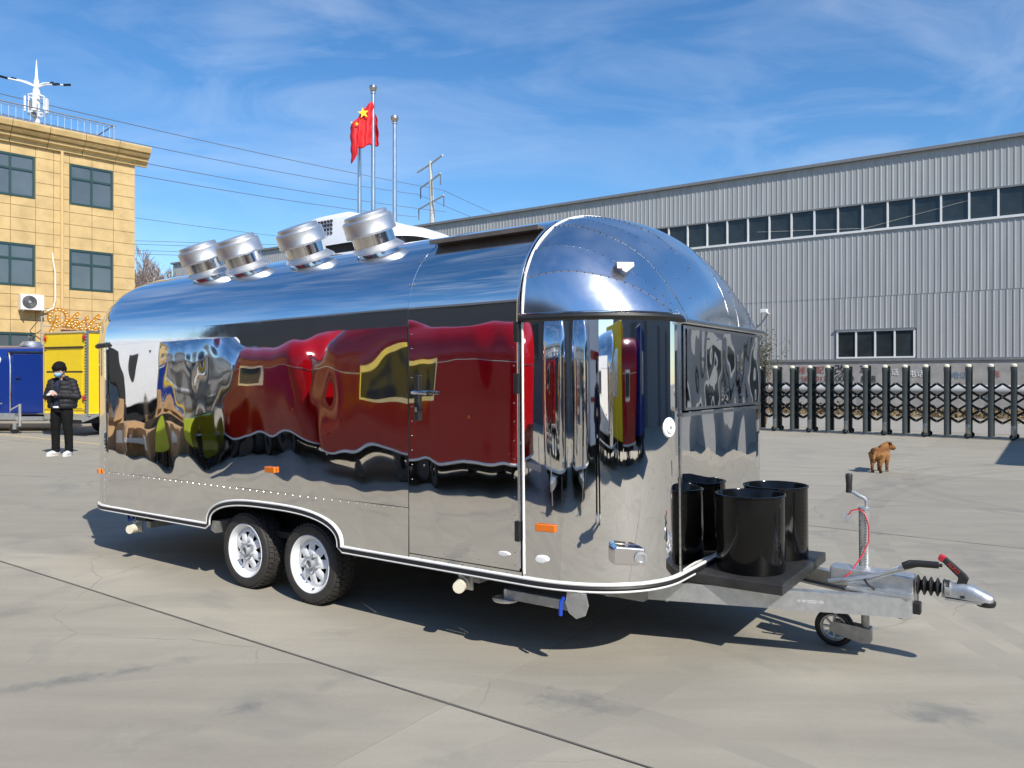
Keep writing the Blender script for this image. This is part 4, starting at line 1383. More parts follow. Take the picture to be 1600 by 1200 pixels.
on_corner('oval_lamp', 9, .565, MB().lathe([(0, .022), (.032, .020), (.040, .010), (.042, 0)], 20, Matrix.Rotation(R(90), 4, 'X') @ Matrix.Diagonal((1.0, .50, 1, 1))), 'white_plastic')
sk = on_corner('power_inlet', 49, .615, MB().prism([(-.085, -.040), (.085, -.052), (.085, .036), (-.06, .052), (-.085, .040)], .085, Matrix.Translation((0, 0, 0)) @ Matrix.Rotation(R(90), 4, 'X')), 'neck', .008)
MB().lathe([(0, 0), (.03, 0), (.035, .006), (.02, .008), (.018, .003), (0, .003)], 20, Matrix.Translation((.06, -.086, -.01)) @ Matrix.Rotation(R(90), 4, 'X')).build('inlet_socket', 'galv', sk)
wi = on_corner('water_inlet', 79, 1.258, MB().lathe([(0, .012), (.030, .012), (.034, .006), (.05, .006), (.055, .0)], 28, Matrix.Rotation(R(90), 4, 'X')), 'white_plastic')
tag(MB().lathe([(0, .014), (.008, .014), (.009, .012)], 10, Matrix.Rotation(R(90), 4, 'X')).build('inlet_lock', 'galv', wi))
# clearance lamp on the dome
cp = dome(R(21), .40, 1, .006)
cl = MB().prism([(-.05, .02), (.05, .02), (.05, -.006), (.0, -.045), (-.02, -.03)], .05, Matrix.Rotation(R(90), 4, 'X')).build('clearance_lamp', 'hub', TR, smooth=False, bevel=.004)
cl.location = cp
cl.rotation_euler = (R(-16), 0, R(42))
MB().box(-.046, -.006, -.054, -.049, -.02, .014).build('lens', 'red_lens', cl, smooth=False)
# roof vents: spun caps on bright necks
def vent(x, sc):
    ph = R(58)
    w, z = prof(ph)
    w2, z2 = prof(ph + .02)
    tng = Vector((0, -(w2 - w) * HW, z2 - z)).normalized()
    nn = Vector((0, -abs(tng.z), abs(tng.y))).normalized()
    nn = (nn + Vector((-.05, -.10, .0))).normalized()
    q = Vector((0, 0, 1)).rotation_difference(nn)
    mt = Matrix.Translation((x, -HW * w, z - .012)) @ q.to_matrix().to_4x4() @ Matrix.Diagonal((sc, sc, sc, 1))
    o = MB().lathe([(.168, .0), (.168, .17)], 36, mt).build('vent', 'neck', TR)
    MB().lathe([(.225, -.018), (.222, -.002), (.182, .035), (.170, .045)], 36, mt).build('flange', 'spun', o)
    MB().lathe([(.165, .135), (.200, .130), (.204, .140), (.204, .150), (.200, .157), (.199, .245), (.190, .256), (.174, .259), (.172, .284), (.164, .292), (.10, .297), (0, .300)], 40, mt).build('cap', 'spun', o)
    MB().lathe([(0, .137), (.158, .132)], 24, mt).build('cap_underside', 'matt_black', o)
for x in (-1.50, -.97, -.20, .53):
    vent(x, .90)
# rooftop air conditioner
acu = empty('roof_air_conditioner')
acu.parent = TR
acu.location = (-.42, .34, 2.60)
def rbox(x0, x1, y0, y1, z0, z1, taper=.75):
    m = MB()
    rows = []
    for k, (z, f) in enumerate(((z0, 1), (z0 + .03, 1.0), (z1 - .06, .97), (z1 - .02, .93), (z1, .86))):
        row = []
        for i in range(40):
            q = 2 * math.pi * i / 40
            row.append(((x0 + x1) / 2 + (x1 - x0) / 2 * f * spow(math.cos(q), .45), (y0 + y1) / 2 + (y1 - y0) / 2 * f * spow(math.sin(q), .45), z))
        rows.append(row)
    m.grid(rows, closed=True)
    m.f.append(tuple(range(len(m.v) - 40, len(m.v))))
    return m
sh = rbox(-.84, .60, -.38, .40, .12, .40)
for i, v in enumerate(sh.v):      # nose slopes down towards the hitch end
    if v[0] > -.05 and v[2] > .14: sh.v[i] = (v[0], v[1], v[2] - (v[0] + .05) * .34 * (v[2] - .12) / .28)
sho = sh.build('shell', 'ac_white', acu, angle=50)
MB().box(-.80, .50, -.32, .34, -.06, .13).build('base', 'grille_dark', acu, smooth=False)
gl = MB()
for r_ in range(4):
    for k in range(11):
        gl.box(-.70 + k * .040, -.680 + k * .040, -.382, -.36, .215 + r_ * .036, .235 + r_ * .036)
tag(gl.build('louvre_slots', 'grille_dark', sho, smooth=False), kind='stuff')
# ------------------------------------------------------------------ running gear
fl_ = MB().box(XR0 - .3, XF1 - .25, -HW + .14, HW - .14, .395, .44).build('floor', 'under', TR, smooth=False)
MB().box(ARCH[0][0] + .03, ARCH[-1][0] - .03, -HW + .34, -HW + .36, .30, .68).build('wheel_housing', 'under', TR, smooth=False)
MB().box(ARCH[0][0] + .02, ARCH[-1][0] - .02, -HW + .012, -HW + .35, .672, .70).build('wheel_housing', 'under', TR, smooth=False)
MB().prism([(0, 0), (.07, 0), (.09, -.07), (.03, -.09)], .16, Matrix.Translation((ARCH[0][0] + .01, -HW + .02, .47)) @ Matrix.Rotation(R(90), 4, 'X') @ Matrix.Rotation(R(180), 4, 'Y') @ Matrix.Translation((-.09, 0, 0))).build('mud_flap_bracket', 'galv_dull', TR, smooth=False)
for y in (-.72, .72):
    MB().box(-2.5, 2.6, y - .03, y + .03, .29, .395).build('chassis_rail', 'galv_dull', TR, smooth=False)
for x in (-.412, .300):
    MB().box(x - .035, x + .035, -HW + .22, HW - .22, .25, .32).build('axle', 'galv_dull', TR, smooth=False)
for (x, z) in ((-1.88, .300), (1.66, .345)):
    MB().box(x - .03, x + .03, -1.05, 1.05, z - .02, z + .035).build('crossmember', 'galv_dull', TR, smooth=False)
    wl_ = MB().tube([(x - .02, -HW + .06, z - .004), (x + .02, -HW - .03, z - .004)], [.040, .036], 12).build('steady_nut_guide', 'cream', TR)
    mb = MB().box(x - .055, x + .045, -HW + .065, -HW + .075, z - .04, z + .05); mb.tube([(x - .01, -HW + .06, z + .03), (x - .03, -HW + .03, z + .05)], .008, 6)
    mb.build('guide_bracket', 'galv', wl_, smooth=False)
# folded corner steady with blue lever
sx0 = 1.93
stg = MB().box(sx0, 2.38, -HW + .06, -HW + .11, .295, .350).build('corner_steady', 'galv_dull', TR, smooth=False, bevel=.004)
MB().lathe([(0, 0), (.075, 0), (.08, .012), (.05, .016), (.0, .016)], 18, Matrix.Translation((sx0 - .0, -HW + .085, .295 - .014))).build('foot_plate', 'galv', stg)
MB().prism([(-.02, .06), (.085, .06), (.10, .0), (.08, -.055), (.035, -.075), (-.01, -.05), (-.03, 0)], .02, Matrix.Translation((2.38, -HW + .055, .345)) @ Matrix.Rotation(R(90), 4, 'X')).build('quadrant', 'galv', stg, smooth=False)
MB().tube([(2.335, -HW + .05, .36), (2.34, -HW + .035, .37), (2.325, -HW + .03, .345), (2.322, -HW + .03, .275)], .011, 8).build('release_lever', 'blue_strap', stg)
st2 = MB().box(-2.52, -2.36, -HW + .32, -HW + .40, .29, .37).build('corner_steady', 'galv_dull', TR, smooth=False)
MB().tube([(-2.50, -HW + .30, .33), (-2.42, -HW + .27, .275), (-2.36, -HW + .28, .30)], .012, 8).build('release_lever', 'blue_strap', st2)
MB().box(-2.36, -2.20, -HW + .30, -HW + .42, .28, .36).build('quadrant', 'matt_black', st2, smooth=False)
# wheels
TYR, TYW = .281, .165
def make_wheel(parent, x, y, ry):
    e = bpy.data.objects.new('wheel', None); COL.objects.link(e); e.parent = parent
    e.location = (x, y, TYR - .004 - PITCHUP * x)
    e.rotation_euler = (0, ry, 0)
    ax = Matrix.Rotation(R(90), 4, 'X')       # lathe axis to -y (outer face)
    h = TYW / 2
    ty = MB().lathe([(.192, h - .012), (.205, h + .004), (.235, h + .010), (.258, h + .002), (.270, h - .016), (.2725, h - .03), (.2725, -h + .03), (.27, -h + .016), (.258, -h - .002), (.235, -h - .01), (.205, -h - .004), (.19, -h + .012)], 64, ax)
    t_o = ty.build('tyre', 'tyre', e)
    tr = MB()
    N = 46
    for k in range(N):
        for (c, w_, off, sk) in ((-h + .022, .032, 0, .35), (-h + .062, .030, .5, -.4), (0, .026, .0, .4), (h - .062, .030, .5, -.4), (h - .022, .032, 0, .35)):
            a0 = 2 * math.pi * (k + off) / N
            hw_ = 2 * math.pi / N * .36
            vs = []
            for rr_ in (.270, TYR):
                for (da, dc) in ((-hw_, -w_ / 2), (hw_, -w_ / 2), (hw_, w_ / 2), (-hw_, w_ / 2)):
                    aa = a0 + da + sk * dc * 4 * .6
                    rd_ = rr_ - (.006 if abs(c + dc) > h - .012 else 0)
                    vs.append(ax @ Vector((rd_ * math.cos(aa), rd_ * math.sin(aa), c + dc)))
            tr.add(vs, [(3, 2, 1, 0), (4, 5, 6, 7), (0, 1, 5, 4), (1, 2, 6, 5), (2, 3, 7, 6), (3, 0, 4, 7)])
    tag(tr.build('tread_blocks', 'tyre', t_o, smooth=False), kind='stuff')
    ri = MB().lathe([(.196, h - .010), (.200, h - .002), (.196, h + .004), (.188, h + .001), (.180, h - .008), (.176, h - .022), (.166, h - .034), (.162, h - .042)], 48, ax)
    ri = ri.build('rim', 'rim', e)
    d = MB()
    zf = h - .040
    for k in range(8):
        c = 2 * math.pi * (k + .5) / 8
        def P_(r, a, dz=0.0): return ax @ Vector((r * math.cos(c + a), r * math.sin(c + a), zf + dz))
        s_ = math.pi / 8
        rings = [(.040, .018), (.092, .018), (.136, .008), (.163, .0)]
        def hv(r): return dict([(q[0], q[1]) for q in rings])[r]
        a1, a2 = R(3.5), R(9.0)
        def pt(r, a): return P_(r, a, hv(r))
        V = []; F_ = []
        for (r, am) in ((.040, 8), (.092, 2.5), (.136, 10.0), (.163, 11)):
            for a_ in (-s_, -R(am), R(am), s_): V.append(pt(r, a_))
        for ring in (0, 1, 2):
            for q in range(3):
                if ring == 1 and q == 1: continue
                i0 = ring * 4 + q
                F_.append((i0, i0 + 1, i0 + 5, i0 + 4))
        d.add(V, F_)
    do = d.build('spoke_disc', 'rim', ri, angle=25)
    md = do.modifiers.new('solid', 'SOLIDIFY'); md.thickness = .006; md.offset = -1
    MB().lathe([(0, h - .085), (.165, h - .085)], 32, ax).build('void_shade_disc', 'under', ri)  # black disc standing in for the shaded void behind the spoke holes
    hb_ = MB().lathe([(.050, zf + .017), (.044, zf + .022), (.036, zf + .024), (.034, zf + .045), (.028, zf + .050), (.024, zf + .046), (.022, zf + .030), (0, zf + .030)], 28, ax)
    for k in range(5):
        q = 2 * math.pi * k / 5
        hb_.cyl(ax @ Vector((.062 * math.cos(q), .062 * math.sin(q), zf + .018)), ax @ Vector((.062 * math.cos(q), .062 * math.sin(q), zf + .042)), .011, .008, n=6)
    hb_.build('hub', 'hub', e)
    MB().tube([ax @ Vector((.168, .0, h - .03)), ax @ Vector((.172, .01, h - .012)), ax @ Vector((.165, .018, h + .002))], .005, 6).build('valve', 'black_rubber', ri)
    return e
for x, rr in ((-.412, .3), (.300, 1.5)):
    make_wheel(TR, x, -HW + .055 + TYW / 2, rr)
    far = make_wheel(TR, x, HW - .055 - TYW / 2, rr)
    far.rotation_euler = (0, rr, math.pi)
# ------------------------------------------------------------------ drawbar
for sy in (-1, 1):
    A, B = Vector((2.30, sy * .62)), Vector((3.835, sy * .105))
    d2 = (B - A).normalized()
    mt = Matrix.Translation((A.x, A.y, 0)) @ Matrix.Rotation(math.atan2(d2.y, d2.x), 4, 'Z')
    ln = (B - A).length
    MB().box(0, ln, -.028, .028, .253, .262, mt).box(0, ln, -.028, .028, .349, .358, mt).box(0, ln, -.028 if sy < 0 else .019, -.019 if sy < 0 else .028, .262, .349, mt).build('drawbar_rail', 'galv', TR, smooth=False)
    if sy < 0:
        text('rail_stamp', 'N W 02321 00', .022, 'white_paint', TR, mt @ Matrix.Translation((ln - .50, -.0295, .298)) @ Matrix.Rotation(R(90), 4, 'X'), .0004)
        for q in (.35, ln - .37, ln - .05):
            MB().lathe([(0, .012), (.010, .012), (.012, 0)], 8, mt @ Matrix.Translation((q, 0, .253)) @ Matrix.Rotation(R(180), 4, 'X')).build('bolt', 'galv_dull', TR)
MB().box(3.80, 3.838, -.10, .10, .256, .354).build('drawbar_end_plate', 'galv', TR, smooth=False)
MB().box(3.838, 3.875, -.075, -.02, .262, .325).build('rubber_buffer', 'black_rubber', TR, smooth=False, bevel=.006)
MB().box(XF1 - .22, 3.275, -.475, .475, .362, .420).build('platform', 'plate', TR, smooth=False, bevel=.005)
hs_ = MB()
hs_.prism([(0, 0), (.42, 0), (.42, .085), (.38, .09), (.0, .098)], .12, Matrix.Translation((3.42, .06, .362)) @ Matrix.Rotation(R(90), 4, 'X'))
hs_ = hs_.build('overrun_housing', 'galv', TR, smooth=False, bevel=.006)
MB().box(3.52, 3.84, -.15, .10, .360, .372).build('mounting_plate', 'galv', TR, smooth=False)
gx = Matrix.Translation((3.855, 0, .405)) @ Matrix.Rotation(R(90), 4, 'Y')
pr = []
for k in range(41):
    t = k / 40
    pr.append((.040 + .013 * math.cos(t * 4 * 2 * math.pi) - .004 * t, t * .125))
MB().lathe([(.0, -.004), (.05, -.004), (.052, .0)] + pr + [(.044, .13), (.044, .150), (0, .150)], 28, gx).build('rubber_gaiter', 'black_rubber', TR, angle=60)
# coupling head
cpl = MB()
prof_c = [(3.985, .040, .040), (4.03, .040, .042), (4.07, .042, .052), (4.11, .044, .045), (4.15, .046, .030), (4.185, .040, .014), (4.20, .022, .006)]
rows = []
for (x, w_, h_) in prof_c:
    zc = .400 - (x - 3.985) * .06
    row = []
    for k in range(17):
        q = math.pi * k / 16
        row.append((x, -w_ * spow(math.cos(q), .7), zc - .028 + (h_ + .028) * spow(math.sin(q), .7)))
    rows.append(row)
cpl.grid(rows)
cpl = cpl.build('coupling_head', 'galv', TR, angle=60)
MB().box(3.985, 4.15, -.044, .044, .352, .362).build('coupling_flange', 'galv', cpl, smooth=False)
MB().tube([(3.97, 0, .402), (4.01, 0, .40)], .046, 16).build('coupling_collar', 'galv_dull', cpl)
MB().lathe([(.0, -.022), (.040, -.022), (.046, -.012), (.046, .002), (.036, .012), (0, .015)], 20, Matrix.Translation((4.165, 0, .362))).build('rubber_nose', 'black_rubber', cpl)
MB().box(4.055, 4.075, -.0475, -.043, .374, .386).build('slot', 'matt_black', cpl, smooth=False)
hd = MB()
hp_ = [(4.035, .435), (4.082, .440), (4.092, .470), (4.078, .490), (3.985, .572), (3.965, .572), (3.955, .560), (4.045, .470)]
hd.prism([(p[0], p[1]) for p in hp_], .034, Matrix.Translation((0, .017, 0)) @ Matrix.Rotation(R(90), 4, 'X'))
hd = hd.build('coupling_handle', 'matt_black', cpl, smooth=False, bevel=.005)
MB().prism([(3.951, .556), (3.968, .541), (3.990, .572), (3.968, .582), (3.955, .574)], .038, Matrix.Translation((0, .019, 0)) @ Matrix.Rotation(R(90), 4, 'X')).build('handle_button', 'red_cable', hd, smooth=False, bevel=.004)
text('handle_writing', 'ALKO', .026, 'red_text', hd, Matrix.Translation((4.018, -.0182, .512)) @ Matrix.Rotation(R(90), 4, 'X') @ Matrix.Rotation(R(-43), 4, 'Z'), .0006)
# handbrake lever, cable
hbk = MB()
hbk.tube([(3.42, -.10, .385), (3.62, -.105, .435), (3.84, -.11, .530)], .011, 8); hbk.tube([(3.46, -.085, .375), (3.64, -.095, .425), (3.84, -.105, .520)], .010, 8)
hbk = hbk.build('handbrake_lever', 'galv', TR)
MB().tube([(3.80, -.108, .518), (3.835, -.108, .534), (3.87, -.108, .541), (3.965, -.108, .545)], [.020, .022, .0185, .018], 12).build('handbrake_grip', 'black_rubber', hbk)
MB().tube([(3.96, -.108, .545), (3.982, -.108, .545)], .009, 8).build('grip_button', 'matt_black', hbk)
MB().tube([(3.60, -.10, .43), (3.63, -.13, .40), (3.66, -.11, .375)], .006, 6).build('brake_spring', 'matt_black', hbk)
# jockey wheel
jx, jy = 3.575, .085
jk = bpy.data.objects.new('jockey_wheel', None); COL.objects.link(jk); jk.parent = TR
jk.location = (jx, jy, -PITCHUP * jx)
dz_ = PITCHUP * jx
outer = MB().cyl((0, 0, .40), (0, 0, .80), .030, n=20)
outer.lathe([(.030, .80), (.034, .802), (.034, .815), (0, .82)], 20)
oo = outer.build('outer_tube', 'galv', jk)
rg = MB()
for k in range(24):
    for sx_ in (-1, 1):
        rg.box(sx_ * .012 - .005, sx_ * .012 + .005, -.0325, -.026, .43 + k * .0155, .438 + k * .0155)
tag(rg.build('tube_ridges', 'galv_dull', oo, smooth=False), kind='stuff')
MB().cyl((0, 0, .13), (0, 0, .42), .022, n=16).build('inner_tube', 'galv_dull', jk)
ck = MB().tube([(.012, 0, .815), (.012, 0, .850), (.0, -.004, .866), (-.030, -.006, .880), (-.055, -.008, .896), (-.078, -.008, .90)], .0105, 8).build('crank', 'galv', jk)
MB().lathe([(.0, 0), (.018, 0), (.0165, .04), (.020, .10), (.016, .108), (0, .11)], 14, Matrix.Translation((-.078, -.008, .893))).build('crank_grip', 'matt_black', ck)
MB().tube([(.0, -.034, .40), (.10, -.03, .43), (.13, -.03, .43)], .016, 8).build('clamp_handle', 'galv', jk)
fk = MB()
for sy in (-.036, .036):
    fk.prism([(-.185, .125), (-.165, .150), (.03, .135), (.03, .055), (-.02, .05), (-.165, .085), (-.185, .105)], .006, Matrix.Translation((0, sy + .003, 0)) @ Matrix.Rotation(R(90), 4, 'X'))
fk.box(.022, .03, -.036, .036, .056, .134)
fk.build('fork', 'galv_dull', jk, smooth=False)
wax = Matrix.Translation((-.165, 0, .108)) @ Matrix.Rotation(R(90), 4, 'X')
MB().lathe([(.072, .020), (.085, .030), (.098, .028), (.107, .016), (.108, 0), (.107, -.016), (.098, -.028), (.085, -.03), (.072, -.02)], 40, wax, close=True).build('jockey_tyre', 'black_rubber', jk)
jr = MB().lathe([(.074, .018), (.076, .022), (.070, .023), (.064, .012), (.064, -.012), (.070, -.023), (.076, -.022)], 36, wax, close=True)
for k in range(8):
    q = 2 * math.pi * k / 8
    jr.tube([wax @ Vector((.018 * math.cos(q), .018 * math.sin(q), .004)), wax @ Vector((.068 * math.cos(q), .068 * math.sin(q), .004))], .008, 6)
jr.lathe([(0, .03), (.018, .03), (.022, .02), (.022, -.02)], 16, wax)
jr.build('jockey_rim', 'galv', jk)
MB().tube([(3.50, .04, .74), (3.515, .045, .765), (3.545, .05, .775), (3.585, .05, .755), (3.605, .05, .68), (3.605, .04, .60), (3.58, .0, .53), (3.53, -.06, .44), (3.47, -.09, .375)], .0042, 6).build('breakaway_cable', 'red_cable', TR)
MB().lathe([(.012, -.004), (.018, -.004), (.018, .004), (.012, .004)], 12, Matrix.Translation((3.492, .038, .732)) @ Matrix.Rotation(R(60), 4, 'X'), close=True).build('cable_ring', 'galv', TR)

# ------------------------------------------------------------------ two open black drums on the platform
for (x, y, lab) in ((3.02, -.205, 'nearer of two open glossy black steel drums on the trailer drawbar platform'), (3.035, .235, 'rear open glossy black steel drum standing behind the other on the drawbar platform')):
    loc = TR.matrix_world
    wm = Matrix.Translation((OX, OY, 0)) @ TR.rotation_euler.to_matrix().to_4x4()
    d = empty('steel_drum', wm @ Vector((x, y, .4202)), 0, lab, 'drum', 'black drums on the drawbar')
    d.rotation_euler = TR.rotation_euler
    MB().lathe([(.188, .0), (.190, .003), (.190, .425), (.196, .428), (.196, .436), (.189, .438), (.184, .430), (.184, .012), (0, .012)], 64).build('shell', 'gloss_black', d)
    MB().lathe([(0, .0), (.188, .0)], 40).build('bottom', 'gloss_black', d)
    rv = MB()
    for k in range(12): rv.ell((.1905 * math.cos(-.35), .1905 * math.sin(-.35), .07 + k * .027), (.003, .003, .003), n=6, m=4)
    tag(rv.build('seam_rivets', 'gloss_black', d), kind='stuff')

# ------------------------------------------------------------------ yellow box trailer at left
YC = Vector((-11.08, 20.0, 0))
yang = math.atan2(.70, -1.52) - math.pi          # local -x runs left along its rear face
yt = empty('yellow_trailer', YC, yang, 'bright yellow box food trailer with closed rear shutter behind the person', 'trailer')
W_, Hb, Ht, D_ = 1.66, .56, 2.74, 4.2
MB().box(-W_, 0, 0.02, D_, Hb, Ht).build('body', 'yellow_paint', yt, smooth=False)
MB().box(-W_ + .10, -.12, -.012, .02, Ht - .60, Ht - .10).box(-W_ + .02, -.02, -.004, .02, Hb + .14, Ht - .02).build('rear_board', 'yellow_paint', yt, smooth=False)
MB().box(-W_ + .10, -.14, -.020, -.004, 1.72, Ht - .42).build('upper_shutter', 'yellow_paint', yt, smooth=False, bevel=.01)
MB().box(-W_ + .10, -.14, -.020, -.004, Hb + .18, 1.68).build('lower_shutter', 'yellow_paint', yt, smooth=False, bevel=.01)
MB().box(-W_ + .06, -.10, -.05, -.004, Ht - .41, Ht - .37).build('shutter_hinge', 'matt_black', yt, smooth=False)
MB().box(-W_ + .10, -.14, -.024, -.008, 1.685, 1.715).build('shutter_gap', 'matt_black', yt, smooth=False)
ty_ = MB()
for z in (Hb - .0, Ht - .01): ty_.box(-W_ - .02, .03, -.03, D_, z, z + .045)
for x in (-W_ - .02, -.02): ty_.box(x, x + .05, -.034, .04, Hb + .045, Ht - .01)
ty_.build('edge_trim', 'alu', yt, smooth=False)
ck_ = MB()
for k in range(28): ck_.prism([(0, 0), (.055, .03), (.055, .065), (0, .035)], .004, Matrix.Translation((-.018, -.036, Hb + .06 + k * .075)) @ Matrix.Rotation(R(90), 4, 'X'))
tag(ck_.build('reflective_marks', 'matt_black', yt, smooth=False), kind='stuff')
for (x, z) in ((-W_ + .06, Ht - .14), (-.06, Ht - .14), (-W_ + .06, 1.02), (-.06, 1.02)):
    MB().ell((x, -.04, z), (.045, .03, .085), n=12, m=8).build('tail_lamp', 'red_lens', yt)
MB().box(-W_, 0, -.02, .05, Hb - .12, Hb).build('bumper', 'galv', yt, smooth=False)
MB().lathe([(0, .01), (.05, .01), (.055, 0)], 18, Matrix.Translation((.0, .42, 1.75)) @ Matrix.Rotation(R(90), 4, 'Y')).build('inlet_cap', 'white_plastic', yt)
for y in (1.6, 2.3):
    for x in (-W_ + .12, -.12):
        w0 = MB().lathe([(.12, .08), (.26, .08), (.29, .05), (.29, -.05), (.26, -.08), (.12, -.08)], 24, Matrix.Translation((x, y, .29)) @ Matrix.Rotation(R(90), 4, 'Y'), close=True).build('wheel', 'tyre', yt)
MB().box(-W_ + .2, -.2, 0, 4, .34, Hb - .1).build('chassis', 'under', yt, smooth=False)
MB().tube([(-.02, -.1, Hb - .14), (.2, .0, Hb - .05), (.45, .1, Hb + .06)], .035, 8).build('steady_leg', 'galv', yt)

# ------------------------------------------------------------------ blue trailer at the left edge
BX1, BYf = -13.35, 21.9
bt = empty('blue_trailer', (BX1, BYf, 0), R(2), 'deep blue rounded trailer with silver trim at the left edge', 'trailer')
rows = []
ZB0, ZB1 = .52, 2.46
pro = [(0.0, ZB0), (0, 1.0), (0, 1.5), (0, 2.0), (.02, 2.16), (.07, 2.28), (.16, 2.37), (.32, 2.43), (.7, 2.48), (1.1, 2.49)]
rows = [[(x, p[0], p[1]) for x in lin(-5.5, 0, 22)] for p in pro] + [[(x, 2.2 - p[0], p[1]) for x in lin(-5.5, 0, 22)] for p in pro[::-1]]
b_ = MB().grid(rows)
n_ = 23
idx = [i * n_ + 22 for i in range(len(rows))]
b_.f.append(tuple(idx)); b_.f.append(tuple(i * n_ for i in range(len(rows)))[::-1])
b_.build('shell', 'blue_paint', bt, angle=40)
dr = MB().box(-.86, -.03, -.02, .012, .56, 2.22).build('door', 'blue_paint', bt, smooth=False, bevel=.015)
MB().tube([(-.74, -.03, 1.55), (-.74, -.06, 1.55), (-.60, -.06, 1.55)], .014, 6).build('door_handle', 'neck', dr)
MB().box(-.78, -.755, -.032, -.02, 1.38, 1.5).build('door_lock', 'matt_black', dr, smooth=False)
MB().box(-1.0, .0, -.05, .03, 2.26, 2.30).build('rain_gutter', 'alu', bt, smooth=False)
MB().tube([(-.92, -.012, .56), (-.92, -.012, 1.9), (-.94, -.005, 2.1), (-1.0, .05, 2.26)], .024, 8).build('corner_trim', 'alu', bt)
MB().tube([(-5.4, -.012, 1.95), (-1.32, -.012, 1.95), (-1.22, -.012, 1.99), (-1.2, -.012, 2.06), (-1.28, .02, 2.19), (-1.38, .04, 2.24), (-1.36, .06, 2.27)], .018, 8).build('window_trim', 'white_trim', bt)
MB().box(-5.4, .02, -.03, .04, .50, .54).build('skirt_trim', 'alu', bt, smooth=False)
MB().lathe([(0, .16), (.22, .13), (.30, .04), (.30, 0)], 20, Matrix.Translation((-.86, .9, 2.48))).build('roof_vent', 'spun', bt)
MB().box(-5.2, -.1, .2, 2.0, .30, .5).build('chassis', 'under', bt, smooth=False)
for x in (-3.4,):
    for y in (.14, 2.06):
        MB().lathe([(.1, .08), (.26, .08), (.28, .05), (.28, -.05), (.26, -.08), (.1, -.08)], 24, Matrix.Translation((x, y, .28)) @ Matrix.Rotation(R(90), 4, 'X'), close=True).build('wheel', 'tyre', bt)
db = MB().box(-1.9, 1.5, -.62, -.50, .36, .47).box(-1.2, -.4, -.70, -.44, .40, .56).build('drawbar', 'galv', bt, smooth=False)
for (x, k) in ((-.98, 0), (-.42, 1)):
    pj = MB().tube([(x + .12 * k, -.62, .2), (x + .12 * k, -.62, .82)], .04, 10)
    if k: pj.tube([(x + .12, -.62, .80), (x - .1, -.68, .66)], .02, 6)
    else: pj.tube([(x, -.62, .80), (x + .22, -.66, .84)], .02, 6)
    pj = pj.build('jockey_post', 'galv', bt)
    MB().lathe([(.04, .04), (.11, .045), (.135, .02), (.135, -.02), (.11, -.045), (.04, -.04)], 20, Matrix.Translation((x - .02, -.62, .135)) @ Matrix.Rotation(R(90), 4, 'X'), close=True).build('jockey_tyre', 'black_rubber', pj)
    MB().box(x - .03, x + .06, -.70, -.66, .12, .3).build('jockey_fork', 'galv_dull', pj, smooth=False)
cpb = MB().tube([(-1.65, -.58, .47), (-1.62, -.6, .62), (-1.45, -.62, .72)], .045, 8).build('coupling', 'galv', bt)
MB().ell((-1.42, -.62, .78), (.10, .04, .035), n=10, m=6).build('coupling_grip', 'red_lens', cpb)

